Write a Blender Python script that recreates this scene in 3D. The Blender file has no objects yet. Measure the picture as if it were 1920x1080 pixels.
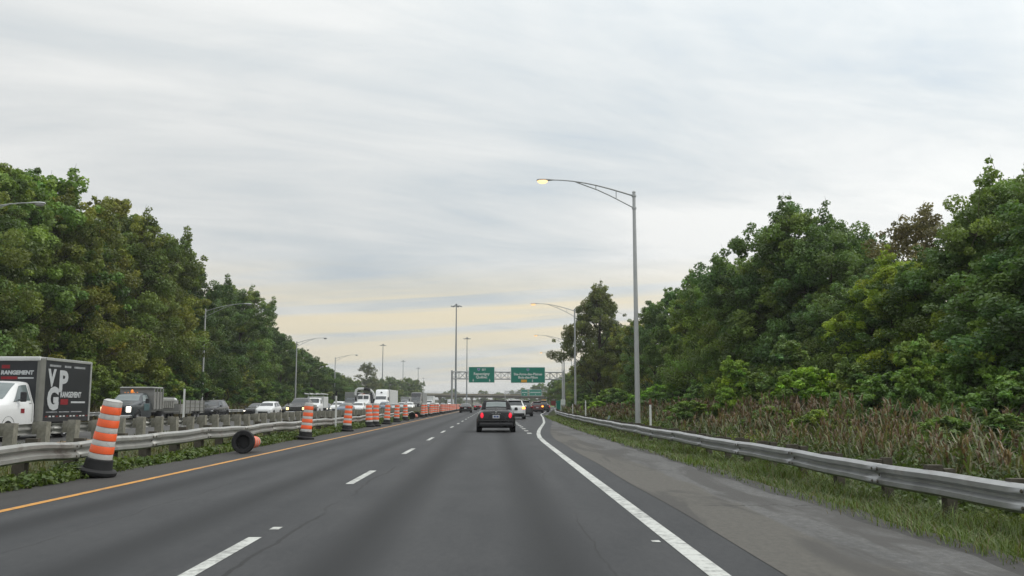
import bpy, bmesh, math, random
import numpy as np
from mathutils import Vector, Matrix

# ------------------------------------------------------------------ scene, camera, sky, sun
scene = bpy.context.scene
C = scene.collection
R = math.radians
cam_d = bpy.data.cameras.new('camera')
cam_d.sensor_width = 36.0
cam_d.lens = 36.0 * 1700 / 1920
cam_d.clip_start = 0.1
cam_d.clip_end = 9000
cam = bpy.data.objects.new('camera', cam_d)
C.objects.link(cam)
cam.location = (0, 0, 1.3)
cam.rotation_euler = (R(90 + 7.3), 0, R(-1.21))
scene.camera = cam

SUN_EL, SUN_AZ = R(46), R(82)          # azimuth clockwise from +Y (straight ahead)
world = bpy.data.worlds.new('World')
scene.world = world
world.use_nodes = True
wn, wl = world.node_tree.nodes, world.node_tree.links
wn.clear()
def N(tree, typ, **kw):
    n = tree.nodes.new(typ)
    for k, v in kw.items():
        setattr(n, k, v)
    return n
wt = world.node_tree
w_out = N(wt, 'ShaderNodeOutputWorld')
sky = N(wt, 'ShaderNodeTexSky', sky_type='NISHITA')
sky.sun_disc = False
sky.sun_elevation = SUN_EL
sky.sun_rotation = SUN_AZ
bg_sky = N(wt, 'ShaderNodeBackground'); bg_sky.inputs[1].default_value = 0.10
wl.new(sky.outputs[0], bg_sky.inputs[0])
tc = N(wt, 'ShaderNodeTexCoord')
sep = N(wt, 'ShaderNodeSeparateXYZ'); wl.new(tc.outputs['Generated'], sep.inputs[0])
def M(tree, op, a, b=None, c=None, clamp=False):
    n = tree.nodes.new('ShaderNodeMath'); n.operation = op; n.use_clamp = clamp
    for i, v in enumerate((a, b, c)):
        if v is None: continue
        if isinstance(v, (int, float)): n.inputs[i].default_value = v
        else: tree.links.new(v, n.inputs[i])
    return n.outputs[0]
def RAMP(tree, fac, stops, interp='LINEAR'):
    n = tree.nodes.new('ShaderNodeValToRGB'); n.color_ramp.interpolation = interp
    e = n.color_ramp.elements
    while len(e) < len(stops): e.new(0.5)
    for i, (p, col) in enumerate(stops):
        e[i].position = p
        e[i].color = (*col, 1) if len(col) == 3 else col
    tree.links.new(fac, n.inputs[0])
    return n.outputs[0]
def MIXC(tree, fac, a, b, mode='MIX'):
    n = tree.nodes.new('ShaderNodeMix'); n.data_type = 'RGBA'; n.blend_type = mode
    for i, v in ((0, fac), (6, a), (7, b)):
        if isinstance(v, (int, float)): n.inputs[i].default_value = v
        elif isinstance(v, tuple): n.inputs[i].default_value = (*v, 1) if len(v) == 3 else v
        else: tree.links.new(v, n.inputs[i])
    return n.outputs[2]
def NOISE(tree, vec, scale, detail=4, rough=0.5, dist=0.0):
    n = tree.nodes.new('ShaderNodeTexNoise')
    n.inputs['Scale'].default_value = scale; n.inputs['Detail'].default_value = detail
    n.inputs['Roughness'].default_value = rough; n.inputs['Distortion'].default_value = dist
    if vec is not None: tree.links.new(vec, n.inputs['Vector'])
    return n.outputs[0]
def COMB(tree, x, y, z):
    n = tree.nodes.new('ShaderNodeCombineXYZ')
    for i, v in enumerate((x, y, z)):
        if isinstance(v, (int, float)): n.inputs[i].default_value = v
        else: tree.links.new(v, n.inputs[i])
    return n.outputs[0]
# a stratus sheet: the view direction projected on a flat cloud layer overhead
zc = M(wt, 'MAXIMUM', sep.outputs[2], 0.0)
zd = M(wt, 'ADD', zc, 0.10)
px = M(wt, 'DIVIDE', sep.outputs[0], zd)
py = M(wt, 'DIVIDE', sep.outputs[1], zd)
rx = M(wt, 'ADD', M(wt, 'MULTIPLY', px, 0.92), M(wt, 'MULTIPLY', py, 0.38))
ry = M(wt, 'ADD', M(wt, 'MULTIPLY', px, -0.38), M(wt, 'MULTIPLY', py, 0.92))
v1 = COMB(wt, M(wt, 'MULTIPLY', rx, 0.55), M(wt, 'MULTIPLY', ry, 1.0), 0.0)
n1 = NOISE(wt, v1, 1.15, 6, 0.55, 0.7)
n2 = NOISE(wt, COMB(wt, M(wt, 'MULTIPLY', rx, 0.40), M(wt, 'MULTIPLY', ry, 1.0), 3.1), 3.0, 6, 0.62, 0.9)
n3 = NOISE(wt, COMB(wt, px, py, 7.7), 0.5, 3, 0.5, 0.2)
s_ = M(wt, 'ADD', M(wt, 'ADD', M(wt, 'MULTIPLY', n1, 0.44), M(wt, 'MULTIPLY', n2, 0.18)), M(wt, 'MULTIPLY', n3, 0.38))
cloud = RAMP(wt, s_, [(0.36, (0.48, 0.55, 0.61)), (0.45, (0.61, 0.65, 0.665)), (0.52, (0.71, 0.73, 0.725)), (0.61, (0.83, 0.835, 0.815))])
# glow of the low morning sun seen through gaps of the layer near the horizon
el = M(wt, 'ARCSINE', zc)
low = RAMP(wt, el, [(0.0, (0.50,)*3), (0.045, (0.75,)*3), (0.105, (1.0,)*3), (0.125, (0.5,)*3), (0.16, (0.0,)*3)])
streak = RAMP(wt, NOISE(wt, COMB(wt, M(wt, 'MULTIPLY', sep.outputs[0], 1.0), M(wt, 'ADD', M(wt, 'MULTIPLY', el, 21.0), M(wt, 'MULTIPLY', sep.outputs[0], -1.6)), 1.3), 1.55, 5, 0.55, 0.4), [(0.44, (0.18,)*3), (0.56, (1.0,)*3)])
front = RAMP(wt, M(wt, 'ADD', M(wt, 'MULTIPLY', sep.outputs[1], 0.5), 0.5), [(0.5, (0.25,)*3), (0.97, (1.0,)*3)])
gl = M(wt, 'MULTIPLY', M(wt, 'MULTIPLY', low, streak), front)
cloud2 = MIXC(wt, M(wt, 'MULTIPLY', gl, 0.85, clamp=True), cloud, (0.88, 0.765, 0.53))
# overcast skies brighten towards the zenith
sdx, sdy, sdz = math.sin(SUN_AZ) * math.cos(SUN_EL), math.cos(SUN_AZ) * math.cos(SUN_EL), math.sin(SUN_EL)
sd = M(wt, 'ADD', M(wt, 'ADD', M(wt, 'MULTIPLY', sep.outputs[0], sdx), M(wt, 'MULTIPLY', sep.outputs[1], sdy)), M(wt, 'MULTIPLY', sep.outputs[2], sdz))
veil = M(wt, 'MULTIPLY', M(wt, 'POWER', M(wt, 'MAXIMUM', sd, 0.0), 1.3), 0.55)   # the veiled sun brightens its side of the sky
zen = M(wt, 'ADD', M(wt, 'ADD', 0.94, veil), M(wt, 'MULTIPLY', M(wt, 'POWER', zc, 1.6), 1.0))
cloud3 = N(wt, 'ShaderNodeVectorMath', operation='SCALE')
wl.new(cloud2, cloud3.inputs[0]); wl.new(zen, cloud3.inputs['Scale'])
bg_c = N(wt, 'ShaderNodeBackground'); bg_c.inputs[1].default_value = 1.0
wl.new(cloud3.outputs[0], bg_c.inputs[0])
mixw = N(wt, 'ShaderNodeMixShader'); mixw.inputs[0].default_value = 0.93
wl.new(bg_sky.outputs[0], mixw.inputs[1]); wl.new(bg_c.outputs[0], mixw.inputs[2])
wl.new(mixw.outputs[0], w_out.inputs[0])

sun_d = bpy.data.lights.new('sun', 'SUN')
sun_d.energy = 1.3
sun_d.angle = R(25)
sun_d.color = (1.0, 0.95, 0.87)
sun = bpy.data.objects.new('sun', sun_d); C.objects.link(sun)
sun.location = (60, 90, 90)
sdir = Vector((math.sin(SUN_AZ) * math.cos(SUN_EL), math.cos(SUN_AZ) * math.cos(SUN_EL), math.sin(SUN_EL)))
sun.rotation_euler = sdir.to_track_quat('Z', 'Y').to_euler()

vs = scene.view_settings
vs.view_transform = 'Standard'; vs.look = 'None'; vs.exposure = 0.0; vs.gamma = 1.0; vs.use_curve_mapping = False
scene.cycles.use_denoising = True
scene.cycles.max_bounces = 6
scene.cycles.diffuse_bounces = 3
scene.cycles.transparent_max_bounces = 4
scene.cycles.volume_bounces = 0

# ------------------------------------------------------------------ materials
MATS = {}
def new_mat(name):
    m = bpy.data.materials.new(name); m.use_nodes = True
    t = m.node_tree
    b = t.nodes['Principled BSDF']
    MATS[name] = m
    return m, t, b
def simple(name, col, rough=0.5, metal=0.0, spec=0.5, noise=0.12, scale=3.0, coat=0.0, emit=None, estr=0.0, bump=0.0, dirt=None):
    m, t, b = new_mat(name)
    co = t.nodes.new('ShaderNodeTexCoord')
    nz = NOISE(t, co.outputs['Object'], scale, 5, 0.6)
    lo = tuple(max(0, c * (1 - noise)) for c in col); hi = tuple(min(1, c * (1 + noise)) for c in col)
    c = RAMP(t, nz, [(0.3, lo), (0.7, hi)])
    if dirt:
        d = RAMP(t, NOISE(t, co.outputs['Object'], dirt[1], 6, 0.65, 0.4), [(dirt[2], (0,)*3), (dirt[2] + 0.18, (dirt[3],)*3)])
        c = MIXC(t, d, c, dirt[0])
    if name in ('orange', 'band'):
        oi = t.nodes.new('ShaderNodeObjectInfo')
        c = MIXC(t, M(t, 'MULTIPLY', oi.outputs['Random'], 0.25), c, (0.50, 0.15, 0.06) if name == 'orange' else (0.27, 0.25, 0.22))
        gm = t.nodes.new('ShaderNodeNewGeometry')
        c = MIXC(t, RAMP(t, NOISE(t, gm.outputs['Position'], 7.0, 6, 0.7, 1.2), [(0.56, (0,)*3), (0.70, (0.5,)*3)]), c, (0.16, 0.07, 0.04))
    t.links.new(c, b.inputs['Base Color'])
    rr = M(t, 'ADD', rough - 0.08, M(t, 'MULTIPLY', nz, 0.16), clamp=True)
    t.links.new(rr, b.inputs['Roughness'])
    b.inputs['Metallic'].default_value = metal
    b.inputs['Specular IOR Level'].default_value = spec
    if coat: b.inputs['Coat Weight'].default_value = coat; b.inputs['Coat Roughness'].default_value = 0.06
    if emit:
        b.inputs['Emission Color'].default_value = (*emit, 1); b.inputs['Emission Strength'].default_value = estr
    if bump:
        bp = t.nodes.new('ShaderNodeBump'); bp.inputs['Strength'].default_value = bump; bp.inputs['Distance'].default_value = 0.02
        t.links.new(NOISE(t, co.outputs['Object'], scale * 6, 4, 0.6), bp.inputs['Height'])
        t.links.new(bp.outputs[0], b.inputs['Normal'])
    return m

simple('galv', (0.33, 0.335, 0.335), 0.42, 0.55, 0.5, 0.18, 2.2, dirt=((0.16, 0.13, 0.10), 1.1, 0.56, 0.55))
simple('galv_worn', (0.34, 0.34, 0.32), 0.5, 0.4, 0.5, 0.2, 1.6, dirt=((0.13, 0.10, 0.075), 1.6, 0.52, 0.7))
simple('pole_steel', (0.42, 0.43, 0.43), 0.45, 0.35, 0.5, 0.1, 1.2)
simple('mast_steel', (0.20, 0.22, 0.23), 0.5, 0.35, 0.5, 0.1, 0.5)
simple('wood', (0.235, 0.225, 0.19), 0.85, 0, 0.2, 0.3, 7.0, bump=0.3, dirt=((0.14, 0.13, 0.09), 3.0, 0.5, 0.6))
simple('wood_dark', (0.085, 0.076, 0.060), 0.85, 0, 0.2, 0.3, 6.0, bump=0.3)
simple('orange', (0.86, 0.098, 0.012), 0.42, 0, 0.5, 0.08, 4.0, dirt=((0.30, 0.07, 0.03), 5.0, 0.58, 0.45))
simple('band', (0.47, 0.47, 0.45), 0.38, 0, 0.5, 0.1, 5.0, dirt=((0.25, 0.23, 0.20), 5.0, 0.54, 0.5))
simple('rubber', (0.022, 0.022, 0.023), 0.75, 0, 0.3, 0.25, 6.0)
simple('tyre', (0.018, 0.018, 0.019), 0.8, 0, 0.3, 0.2, 6.0)
simple('rim', (0.33, 0.33, 0.34), 0.35, 0.6, 0.5, 0.1)
simple('rim_dark', (0.06, 0.06, 0.065), 0.4, 0.5, 0.5, 0.1)
simple('plastic', (0.025, 0.025, 0.027), 0.55, 0, 0.4, 0.15)
simple('glass', (0.025, 0.032, 0.036), 0.06, 0, 0.8, 0.05)
simple('glass_light', (0.14, 0.17, 0.17), 0.07, 0, 0.8, 0.1)
simple('chrome', (0.6, 0.6, 0.6), 0.15, 1.0)
simple('white', (0.72, 0.73, 0.73), 0.35, 0, 0.5, 0.04, 1.5, coat=0.4)
simple('white_dull', (0.58, 0.59, 0.58), 0.5, 0, 0.4, 0.07, 1.2, dirt=((0.35, 0.34, 0.31), 1.5, 0.55, 0.4))
simple('black', (0.012, 0.012, 0.014), 0.28, 0, 0.5, 0.1, 1.5, coat=0.4)
simple('charcoal', (0.008, 0.008, 0.0095), 0.25, 0.0, 0.45, 0.1, 1.5, coat=0.2)
simple('soft_top', (0.020, 0.019, 0.021), 0.85, 0, 0.2, 0.2, 20.0)
simple('slate', (0.028, 0.035, 0.040), 0.35, 0.1, 0.5, 0.1, 1.5, coat=0.4)
simple('teal_dark', (0.05, 0.10, 0.11), 0.4, 0, 0.5, 0.2, 2.0)
simple('blue_grey', (0.09, 0.12, 0.17), 0.35, 0.3, 0.5, 0.05, 1.5, coat=0.4)
simple('silver', (0.38, 0.39, 0.40), 0.35, 0.5, 0.5, 0.05, 1.5, coat=0.4)
simple('red', (0.28, 0.025, 0.02), 0.35, 0.1, 0.5, 0.05, 1.5, coat=0.4)
simple('maroon', (0.10, 0.014, 0.014), 0.35, 0.1, 0.5, 0.05, 1.5, coat=0.4)
simple('grey_box', (0.30, 0.305, 0.30), 0.55, 0.2, 0.4, 0.1, 1.0)
simple('steel_box', (0.26, 0.26, 0.245), 0.55, 0.2, 0.4, 0.15, 2.0, dirt=((0.15, 0.12, 0.09), 2.0, 0.55, 0.5))
simple('wrap_black', (0.016, 0.018, 0.022), 0.35, 0, 0.5, 0.1, 1.0)
simple('print_white', (0.46, 0.48, 0.49), 0.4, 0, 0.4, 0.08, 6.0)
simple('print_grey', (0.25, 0.26, 0.27), 0.4, 0, 0.4, 0.3, 4.0)
simple('print_red', (0.22, 0.012, 0.018), 0.4, 0, 0.4, 0.08, 6.0)
simple('alu', (0.42, 0.43, 0.41), 0.45, 0.4, 0.5, 0.1, 2.0)
simple('alu_dark', (0.19, 0.19, 0.17), 0.5, 0.2, 0.5, 0.15, 2.0)
simple('sign_green', (0.007, 0.215, 0.150), 0.45, 0, 0.4, 0.06, 0.8)
simple('sign_white', (0.70, 0.74, 0.71), 0.4, 0, 0.4, 0.03)
simple('sign_blue', (0.16, 0.20, 0.42), 0.4, 0, 0.4, 0.03)
simple('sign_yellow', (0.72, 0.36, 0.03), 0.45, 0, 0.4, 0.05)
simple('sign_red', (0.20, 0.03, 0.025), 0.45, 0, 0.4, 0.05)
simple('concrete', (0.30, 0.285, 0.25), 0.85, 0, 0.2, 0.15, 0.7, dirt=((0.16, 0.15, 0.13), 0.6, 0.52, 0.6))
simple('girder', (0.15, 0.125, 0.09), 0.7, 0.1, 0.3, 0.15, 0.6)
simple('post_white', (0.66, 0.67, 0.64), 0.5, 0, 0.4, 0.08, 4.0)
simple('post_brown', (0.13, 0.055, 0.03), 0.6, 0, 0.4, 0.2, 5.0)
simple('post_green', (0.27, 0.33, 0.31), 0.5, 0.2, 0.4, 0.1, 5.0)
simple('head_on', (0.8, 0.8, 0.78), 0.2, 0, 0.5, 0.02, emit=(1.0, 0.93, 0.78), estr=3.0)
simple('head_warm', (0.8, 0.6, 0.3), 0.2, 0, 0.5, 0.02, emit=(1.0, 0.78, 0.40), estr=1.5)
simple('head_off', (0.42, 0.43, 0.44), 0.15, 0.3, 0.6, 0.05)
simple('tail_on', (0.7, 0.02, 0.03), 0.25, 0, 0.5, 0.02, emit=(1.0, 0.03, 0.07), estr=0.75)
simple('tail_off', (0.20, 0.010, 0.012), 0.2, 0, 0.6, 0.02)
simple('turn_on', (0.9, 0.35, 0.05), 0.25, 0, 0.5, 0.02, emit=(1.0, 0.30, 0.04), estr=5.0)
simple('amber', (0.75, 0.20, 0.02), 0.3, 0, 0.5, 0.02, emit=(1.0, 0.3, 0.03), estr=0.5)
simple('lamp_lit', (0.9, 0.7, 0.4), 0.3, 0, 0.5, 0.02, emit=(1.0, 0.62, 0.30), estr=1.7)
simple('lamp_orange', (0.9, 0.6, 0.3), 0.3, 0, 0.5, 0.02, emit=(1.0, 0.58, 0.26), estr=1.2)
simple('lamp_off', (0.35, 0.35, 0.33), 0.25, 0, 0.5, 0.05)
simple('plate', (0.62, 0.63, 0.65), 0.4, 0, 0.4, 0.05)
simple('plate_blue', (0.06, 0.09, 0.25), 0.4, 0, 0.4, 0.05)
simple('bark', (0.075, 0.062, 0.048), 0.9, 0, 0.2, 0.35, 4.0, bump=0.4)

def paint_mat(name, col, wear):
    m, t, b = new_mat(name)
    co = t.nodes.new('ShaderNodeTexCoord')
    pos = t.nodes.new('ShaderNodeNewGeometry').outputs['Position']
    n = NOISE(t, pos, 9.0, 6, 0.7)
    n2_ = NOISE(t, pos, 0.8, 3, 0.5)
    f = RAMP(t, M(t, 'ADD', M(t, 'MULTIPLY', n, 0.7), M(t, 'MULTIPLY', n2_, 0.3)), [(0.45, (0,)*3), (0.62, (wear,)*3)])
    t.links.new(MIXC(t, f, col, (0.09, 0.09, 0.088)), b.inputs['Base Color'])
    b.inputs['Roughness'].default_value = 0.6
    return m
paint_mat('paint_white', (0.52, 0.53, 0.50), 0.8)
paint_mat('paint_yellow', (0.60, 0.275, 0.030), 0.75)

def asphalt(name, lo, hi, rough, streaks=True, tan=None, lanes=()):
    m, t, b = new_mat(name)
    g = t.nodes.new('ShaderNodeNewGeometry')
    sp = t.nodes.new('ShaderNodeSeparateXYZ'); t.links.new(g.outputs['Position'], sp.inputs[0])
    X, Y = sp.outputs[0], sp.outputs[1]
    vst = COMB(t, X, M(t, 'MULTIPLY', Y, 0.045), 0.0)
    big = NOISE(t, vst, 1.1, 4, 0.55, 0.3)
    mid = NOISE(t, COMB(t, X, M(t, 'MULTIPLY', Y, 0.30), 5.0), 1.3, 5, 0.6, 0.5)
    fine = NOISE(t, g.outputs['Position'], 55.0, 3, 0.7)
    grain = NOISE(t, g.outputs['Position'], 210.0, 2, 0.7)
    gr2 = NOISE(t, COMB(t, X, M(t, 'MULTIPLY', Y, 0.35), 1.0), 16.0, 4, 0.75)
    f = M(t, 'ADD', M(t, 'MULTIPLY', big, 0.30), M(t, 'ADD', M(t, 'MULTIPLY', mid, 0.26), M(t, 'ADD', M(t, 'MULTIPLY', fine, 0.16), M(t, 'MULTIPLY', gr2, 0.28))))
    c = RAMP(t, f, [(0.40, lo), (0.60, hi)])
    for (cx, hw, amt) in lanes:      # worn wheel paths, darker and polished
        d = M(t, 'ABSOLUTE', M(t, 'SUBTRACT', X, cx))
        k = RAMP(t, M(t, 'DIVIDE', d, hw), [(0.0, (amt,)*3), (1.0, (0.0,)*3)], 'EASE')
        c = MIXC(t, M(t, 'MULTIPLY', k, M(t, 'ADD', 0.5, big)), c, tuple(v * 0.55 for v in lo))
    if tan:
        c = MIXC(t, RAMP(t, NOISE(t, COMB(t, X, M(t, 'MULTIPLY', Y, 0.6), 4.0), 7.0, 6, 0.8), [(0.46, (0.0,)*3), (0.66, (0.45,)*3)]), c, (0.19, 0.187, 0.178))
        th = M(t, 'ADD', M(t, 'MULTIPLY', NOISE(t, COMB(t, X, M(t, 'MULTIPLY', Y, 0.16), 2.0), 0.9, 5, 0.62, 0.9), 0.95), M(t, 'MULTIPLY', M(t, 'SUBTRACT', X, tan[1]), tan[2]))
        k = RAMP(t, th, [(0.44, (0,)*3), (0.53, (1,)*3)])
        c = MIXC(t, k, tan[0], c)
        wetn = NOISE(t, COMB(t, X, M(t, 'MULTIPLY', Y, 0.14), 9.0), 1.15, 5, 0.6, 1.0)
        kw = RAMP(t, wetn, [(0.48, (0,)*3), (0.56, (0.8,)*3)])
        c = MIXC(t, kw, c, (0.052, 0.049, 0.046))
        grit = RAMP(t, NOISE(t, COMB(t, X, M(t, 'MULTIPLY', Y, 0.7), 6.0), 13.0, 6, 0.85), [(0.40, (0.6,)*3), (0.56, (0.0,)*3)])
        c = MIXC(t, grit, c, (0.060, 0.057, 0.052))
        wy = M(t, 'ADD', M(t, 'DIVIDE', Y, 6.3), M(t, 'MULTIPLY', NOISE(t, COMB(t, M(t, 'MULTIPLY', X, 1.4), M(t, 'MULTIPLY', Y, 0.5), 0.0), 1.0, 5, 0.65), 0.22))
        crack = M(t, 'LESS_THAN', M(t, 'FRACT', wy), 0.008)
        c = MIXC(t, M(t, 'MULTIPLY', crack, 0.75), c, (0.030, 0.029, 0.027))
    if lanes:                        # sealed joint wandering beside the lane line, and a few cracks
        wob = M(t, 'MULTIPLY', M(t, 'SUBTRACT', NOISE(t, COMB(t, 0.0, Y, 0.0), 0.35, 4, 0.6), 0.5), 0.5)
        for (jx, jw) in ((-2.05, 0.022), (0.95, 0.010), (-4.3, 0.009)):
            dj = M(t, 'ABSOLUTE', M(t, 'SUBTRACT', X, M(t, 'ADD', wob, jx)))
            kj = M(t, 'MULTIPLY', M(t, 'LESS_THAN', dj, jw), RAMP(t, NOISE(t, COMB(t, jx, M(t, 'MULTIPLY', Y, 0.3), 3.0), 0.8, 3), [(0.45, (0,)*3), (0.55, (0.7,)*3)]))
            c = MIXC(t, kj, c, (0.012, 0.012, 0.012))
    # small pale stones and lost chips of paint
    sp_ = RAMP(t, NOISE(t, g.outputs['Position'], 120.0, 2, 0.5), [(0.70, (0,)*3), (0.78, (0.35,)*3)])
    c = MIXC(t, sp_, c, (0.22, 0.21, 0.20))
    t.links.new(c, b.inputs['Base Color'])
    t.links.new(M(t, 'ADD', rough - 0.12, M(t, 'MULTIPLY', f, 0.24)), b.inputs['Roughness'])
    b.inputs['Specular IOR Level'].default_value = 0.35
    bp = t.nodes.new('ShaderNodeBump'); bp.inputs['Strength'].default_value = 0.35; bp.inputs['Distance'].default_value = 0.006
    t.links.new(M(t, 'ADD', fine, grain), bp.inputs['Height']); t.links.new(bp.outputs[0], b.inputs['Normal'])
    return m
asphalt('asphalt', (0.018, 0.0195, 0.0225), (0.052, 0.053, 0.0555), 0.72, lanes=((-5.1, .55, .85), (-3.3, .5, .8), (-1.25, .55, .9), (0.55, .55, .9)))
asphalt('asphalt_old', (0.060, 0.061, 0.062), (0.135, 0.134, 0.131), 0.80, tan=((0.100, 0.094, 0.082), 3.15, 0.75))
asphalt('asphalt_edge', (0.034, 0.033, 0.032), (0.064, 0.061, 0.058), 0.85)
asphalt('asphalt_far', (0.055, 0.054, 0.053), (0.085, 0.082, 0.078), 0.75)

m, t, b = new_mat('soil')
g = t.nodes.new('ShaderNodeNewGeometry')
c = RAMP(t, NOISE(t, g.outputs['Position'], 0.35, 6, 0.65, 0.5), [(0.30, (0.030, 0.042, 0.014)), (0.5, (0.050, 0.068, 0.020)), (0.7, (0.080, 0.074, 0.034))])
c = MIXC(t, RAMP(t, NOISE(t, g.outputs['Position'], 6.0, 5, 0.7), [(0.4, (0,)*3), (0.7, (0.5,)*3)]), c, (0.075, 0.065, 0.042))
t.links.new(c, b.inputs['Base Color']); b.inputs['Roughness'].default_value = 0.95; b.inputs['Specular IOR Level'].default_value = 0.15
m, t, b = new_mat('bright_grass')
g = t.nodes.new('ShaderNodeNewGeometry')
c = RAMP(t, NOISE(t, g.outputs['Position'], 0.25, 5, 0.6), [(0.3, (0.07, 0.15, 0.025)), (0.7, (0.13, 0.21, 0.04))])
t.links.new(c, b.inputs['Base Color']); b.inputs['Roughness'].default_value = 0.95

def leaf_mat(name, trans, use_obj=True):
    m = bpy.data.materials.new(name); m.use_nodes = True; MATS[name] = m
    t = m.node_tree; t.nodes.clear()
    out = t.nodes.new('ShaderNodeOutputMaterial')
    at = t.nodes.new('ShaderNodeAttribute'); at.attribute_name = 'tint'
    c = at.outputs['Color']
    if use_obj:
        oi = t.nodes.new('ShaderNodeObjectInfo')
        c = MIXC(t, 1.0, c, oi.outputs['Color'], 'MULTIPLY')
    b = t.nodes.new('ShaderNodeBsdfPrincipled'); t.links.new(c, b.inputs['Base Color'])
    b.inputs['Roughness'].default_value = 0.46; b.inputs['Specular IOR Level'].default_value = 0.38
    tr = t.nodes.new('ShaderNodeBsdfTranslucent')
    t.links.new(MIXC(t, 1.0, c, (1.25, 1.25, 0.7), 'MULTIPLY'), tr.inputs['Color'])
    mx = t.nodes.new('ShaderNodeMixShader'); mx.inputs[0].default_value = trans
    t.links.new(b.outputs[0], mx.inputs[1]); t.links.new(tr.outputs[0], mx.inputs[2])
    t.links.new(mx.outputs[0], out.inputs[0])
leaf_mat('leaf', 0.35)
leaf_mat('grass', 0.30, False)

# ------------------------------------------------------------------ object helpers
def props(o, label=None, cat=None, group=None, kind=None):
    if label: o['label'] = label
    if cat: o['category'] = cat
    if group: o['group'] = group
    if kind: o['kind'] = kind
    return o
def empty(name, label, cat, loc=(0, 0, 0), rz=0.0, group=None):
    o = bpy.data.objects.new(name, None); C.objects.link(o)
    o.empty_display_size = 0.2
    o.location = loc; o.rotation_euler = (0, 0, rz)
    return props(o, label, cat, group)
def link(name, me, parent=None, loc=None, rot=None):
    o = bpy.data.objects.new(name, me); C.objects.link(o)
    if parent: o.parent = parent
    if loc: o.location = loc
    if rot: o.rotation_euler = rot
    return o
def copy_tree(o, parent=None):
    c_ = o.copy(); C.objects.link(c_); c_.parent = parent
    for ch in o.children: copy_tree(ch, c_)
    return c_
class MB:
    def __init__(s): s.v = []; s.f = []
    def add(s, vs_, fs):
        k = len(s.v); s.v += [tuple(p) for p in vs_]; s.f += [tuple(i + k for i in f) for f in fs]; return s
    def box(s, x0, x1, y0, y1, z0, z1, tx=0, ty=0, mat=None):
        v = [(x0, y0, z0), (x1, y0, z0), (x1, y1, z0), (x0, y1, z0), (x0 + tx, y0 + ty, z1), (x1 - tx, y0 + ty, z1), (x1 - tx, y1 - ty, z1), (x0 + tx, y1 - ty, z1)]
        if mat is not None: v = [tuple(mat @ Vector(p)) for p in v]
        return s.add(v, [(0, 3, 2, 1), (4, 5, 6, 7), (0, 1, 5, 4), (1, 2, 6, 5), (2, 3, 7, 6), (3, 0, 4, 7)])
    def tube(s, pts, rad, n=8, cap=True):
        pts = [Vector(p) for p in pts]
        if isinstance(rad, (int, float)): rad = [rad] * len(pts)
        k = len(s.v); prev = None
        for i, p in enumerate(pts):
            d = (pts[min(i + 1, len(pts) - 1)] - pts[max(i - 1, 0)]).normalized()
            if prev is None: a = d.orthogonal().normalized()
            else: a = (prev - d * prev.dot(d)).normalized()
            prev = a; bb = d.cross(a)
            for j in range(n):
                th = 2 * math.pi * j / n
                s.v.append(tuple(p + (a * math.cos(th) + bb * math.sin(th)) * rad[i]))
        for i in range(len(pts) - 1):
            for j in range(n):
                s.f.append((k + i * n + j, k + i * n + (j + 1) % n, k + (i + 1) * n + (j + 1) % n, k + (i + 1) * n + j))
        if cap:
            s.f.append(tuple(k + j for j in reversed(range(n))))
            s.f.append(tuple(k + (len(pts) - 1) * n + j for j in range(n)))
        return s
    def lathe(s, prof, n=20, mat=None, cap=True):
        k = len(s.v)
        for (r, z) in prof:
            for j in range(n):
                th = 2 * math.pi * j / n
                p = Vector((r * math.cos(th), r * math.sin(th), z))
                s.v.append(tuple(mat @ p if mat is not None else p))
        for i in range(len(prof) - 1):
            for j in range(n):
                s.f.append((k + i * n + j, k + i * n + (j + 1) % n, k + (i + 1) * n + (j + 1) % n, k + (i + 1) * n + j))
        if cap:
            if prof[0][0] > 1e-6: s.f.append(tuple(k + j for j in reversed(range(n))))
            if prof[-1][0] > 1e-6: s.f.append(tuple(k + (len(prof) - 1) * n + j for j in range(n)))
        return s
    def mesh(s, name, mat, smooth=None):
        me = bpy.data.meshes.new(name); me.from_pydata(s.v, [], s.f); me.update()
        me.materials.append(MATS[mat])
        if smooth:
            me.shade_smooth(); me.set_sharp_from_angle(angle=R(smooth))
        return me
    def build(s, name, mat, parent=None, smooth=None, bevel=0, loc=None, rot=None):
        o = link(name, s.mesh(name, mat, smooth), parent, loc, rot)
        if bevel:
            b_ = o.modifiers.new('bevel', 'BEVEL'); b_.width = bevel; b_.segments = 2; b_.limit_method = 'ANGLE'
        return o
def BOX(name, mat, parent, x0, x1, y0, y1, z0, z1, bevel=0, tx=0, ty=0):
    return MB().box(x0, x1, y0, y1, z0, z1, tx, ty).build(name, mat, parent, bevel=bevel)
def np_mesh(name, verts, quads, tint, mat):
    me = bpy.data.meshes.new(name)
    nv, nq = len(verts), len(quads)
    k = quads.shape[1]
    me.vertices.add(nv); me.vertices.foreach_set('co', verts.astype(np.float32).ravel())
    me.loops.add(nq * k); me.loops.foreach_set('vertex_index', quads.astype(np.int32).ravel())
    me.polygons.add(nq); me.polygons.foreach_set('loop_start', np.arange(0, nq * k, k, dtype=np.int32))
    me.update(calc_edges=True)
    if tint is not None:
        a = me.color_attributes.new('tint', 'FLOAT_COLOR', 'POINT')
        col = np.ones((nv, 4), np.float32); col[:, :3] = tint
        a.data.foreach_set('color', col.ravel())
    me.materials.append(MATS[mat])
    return me
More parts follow.
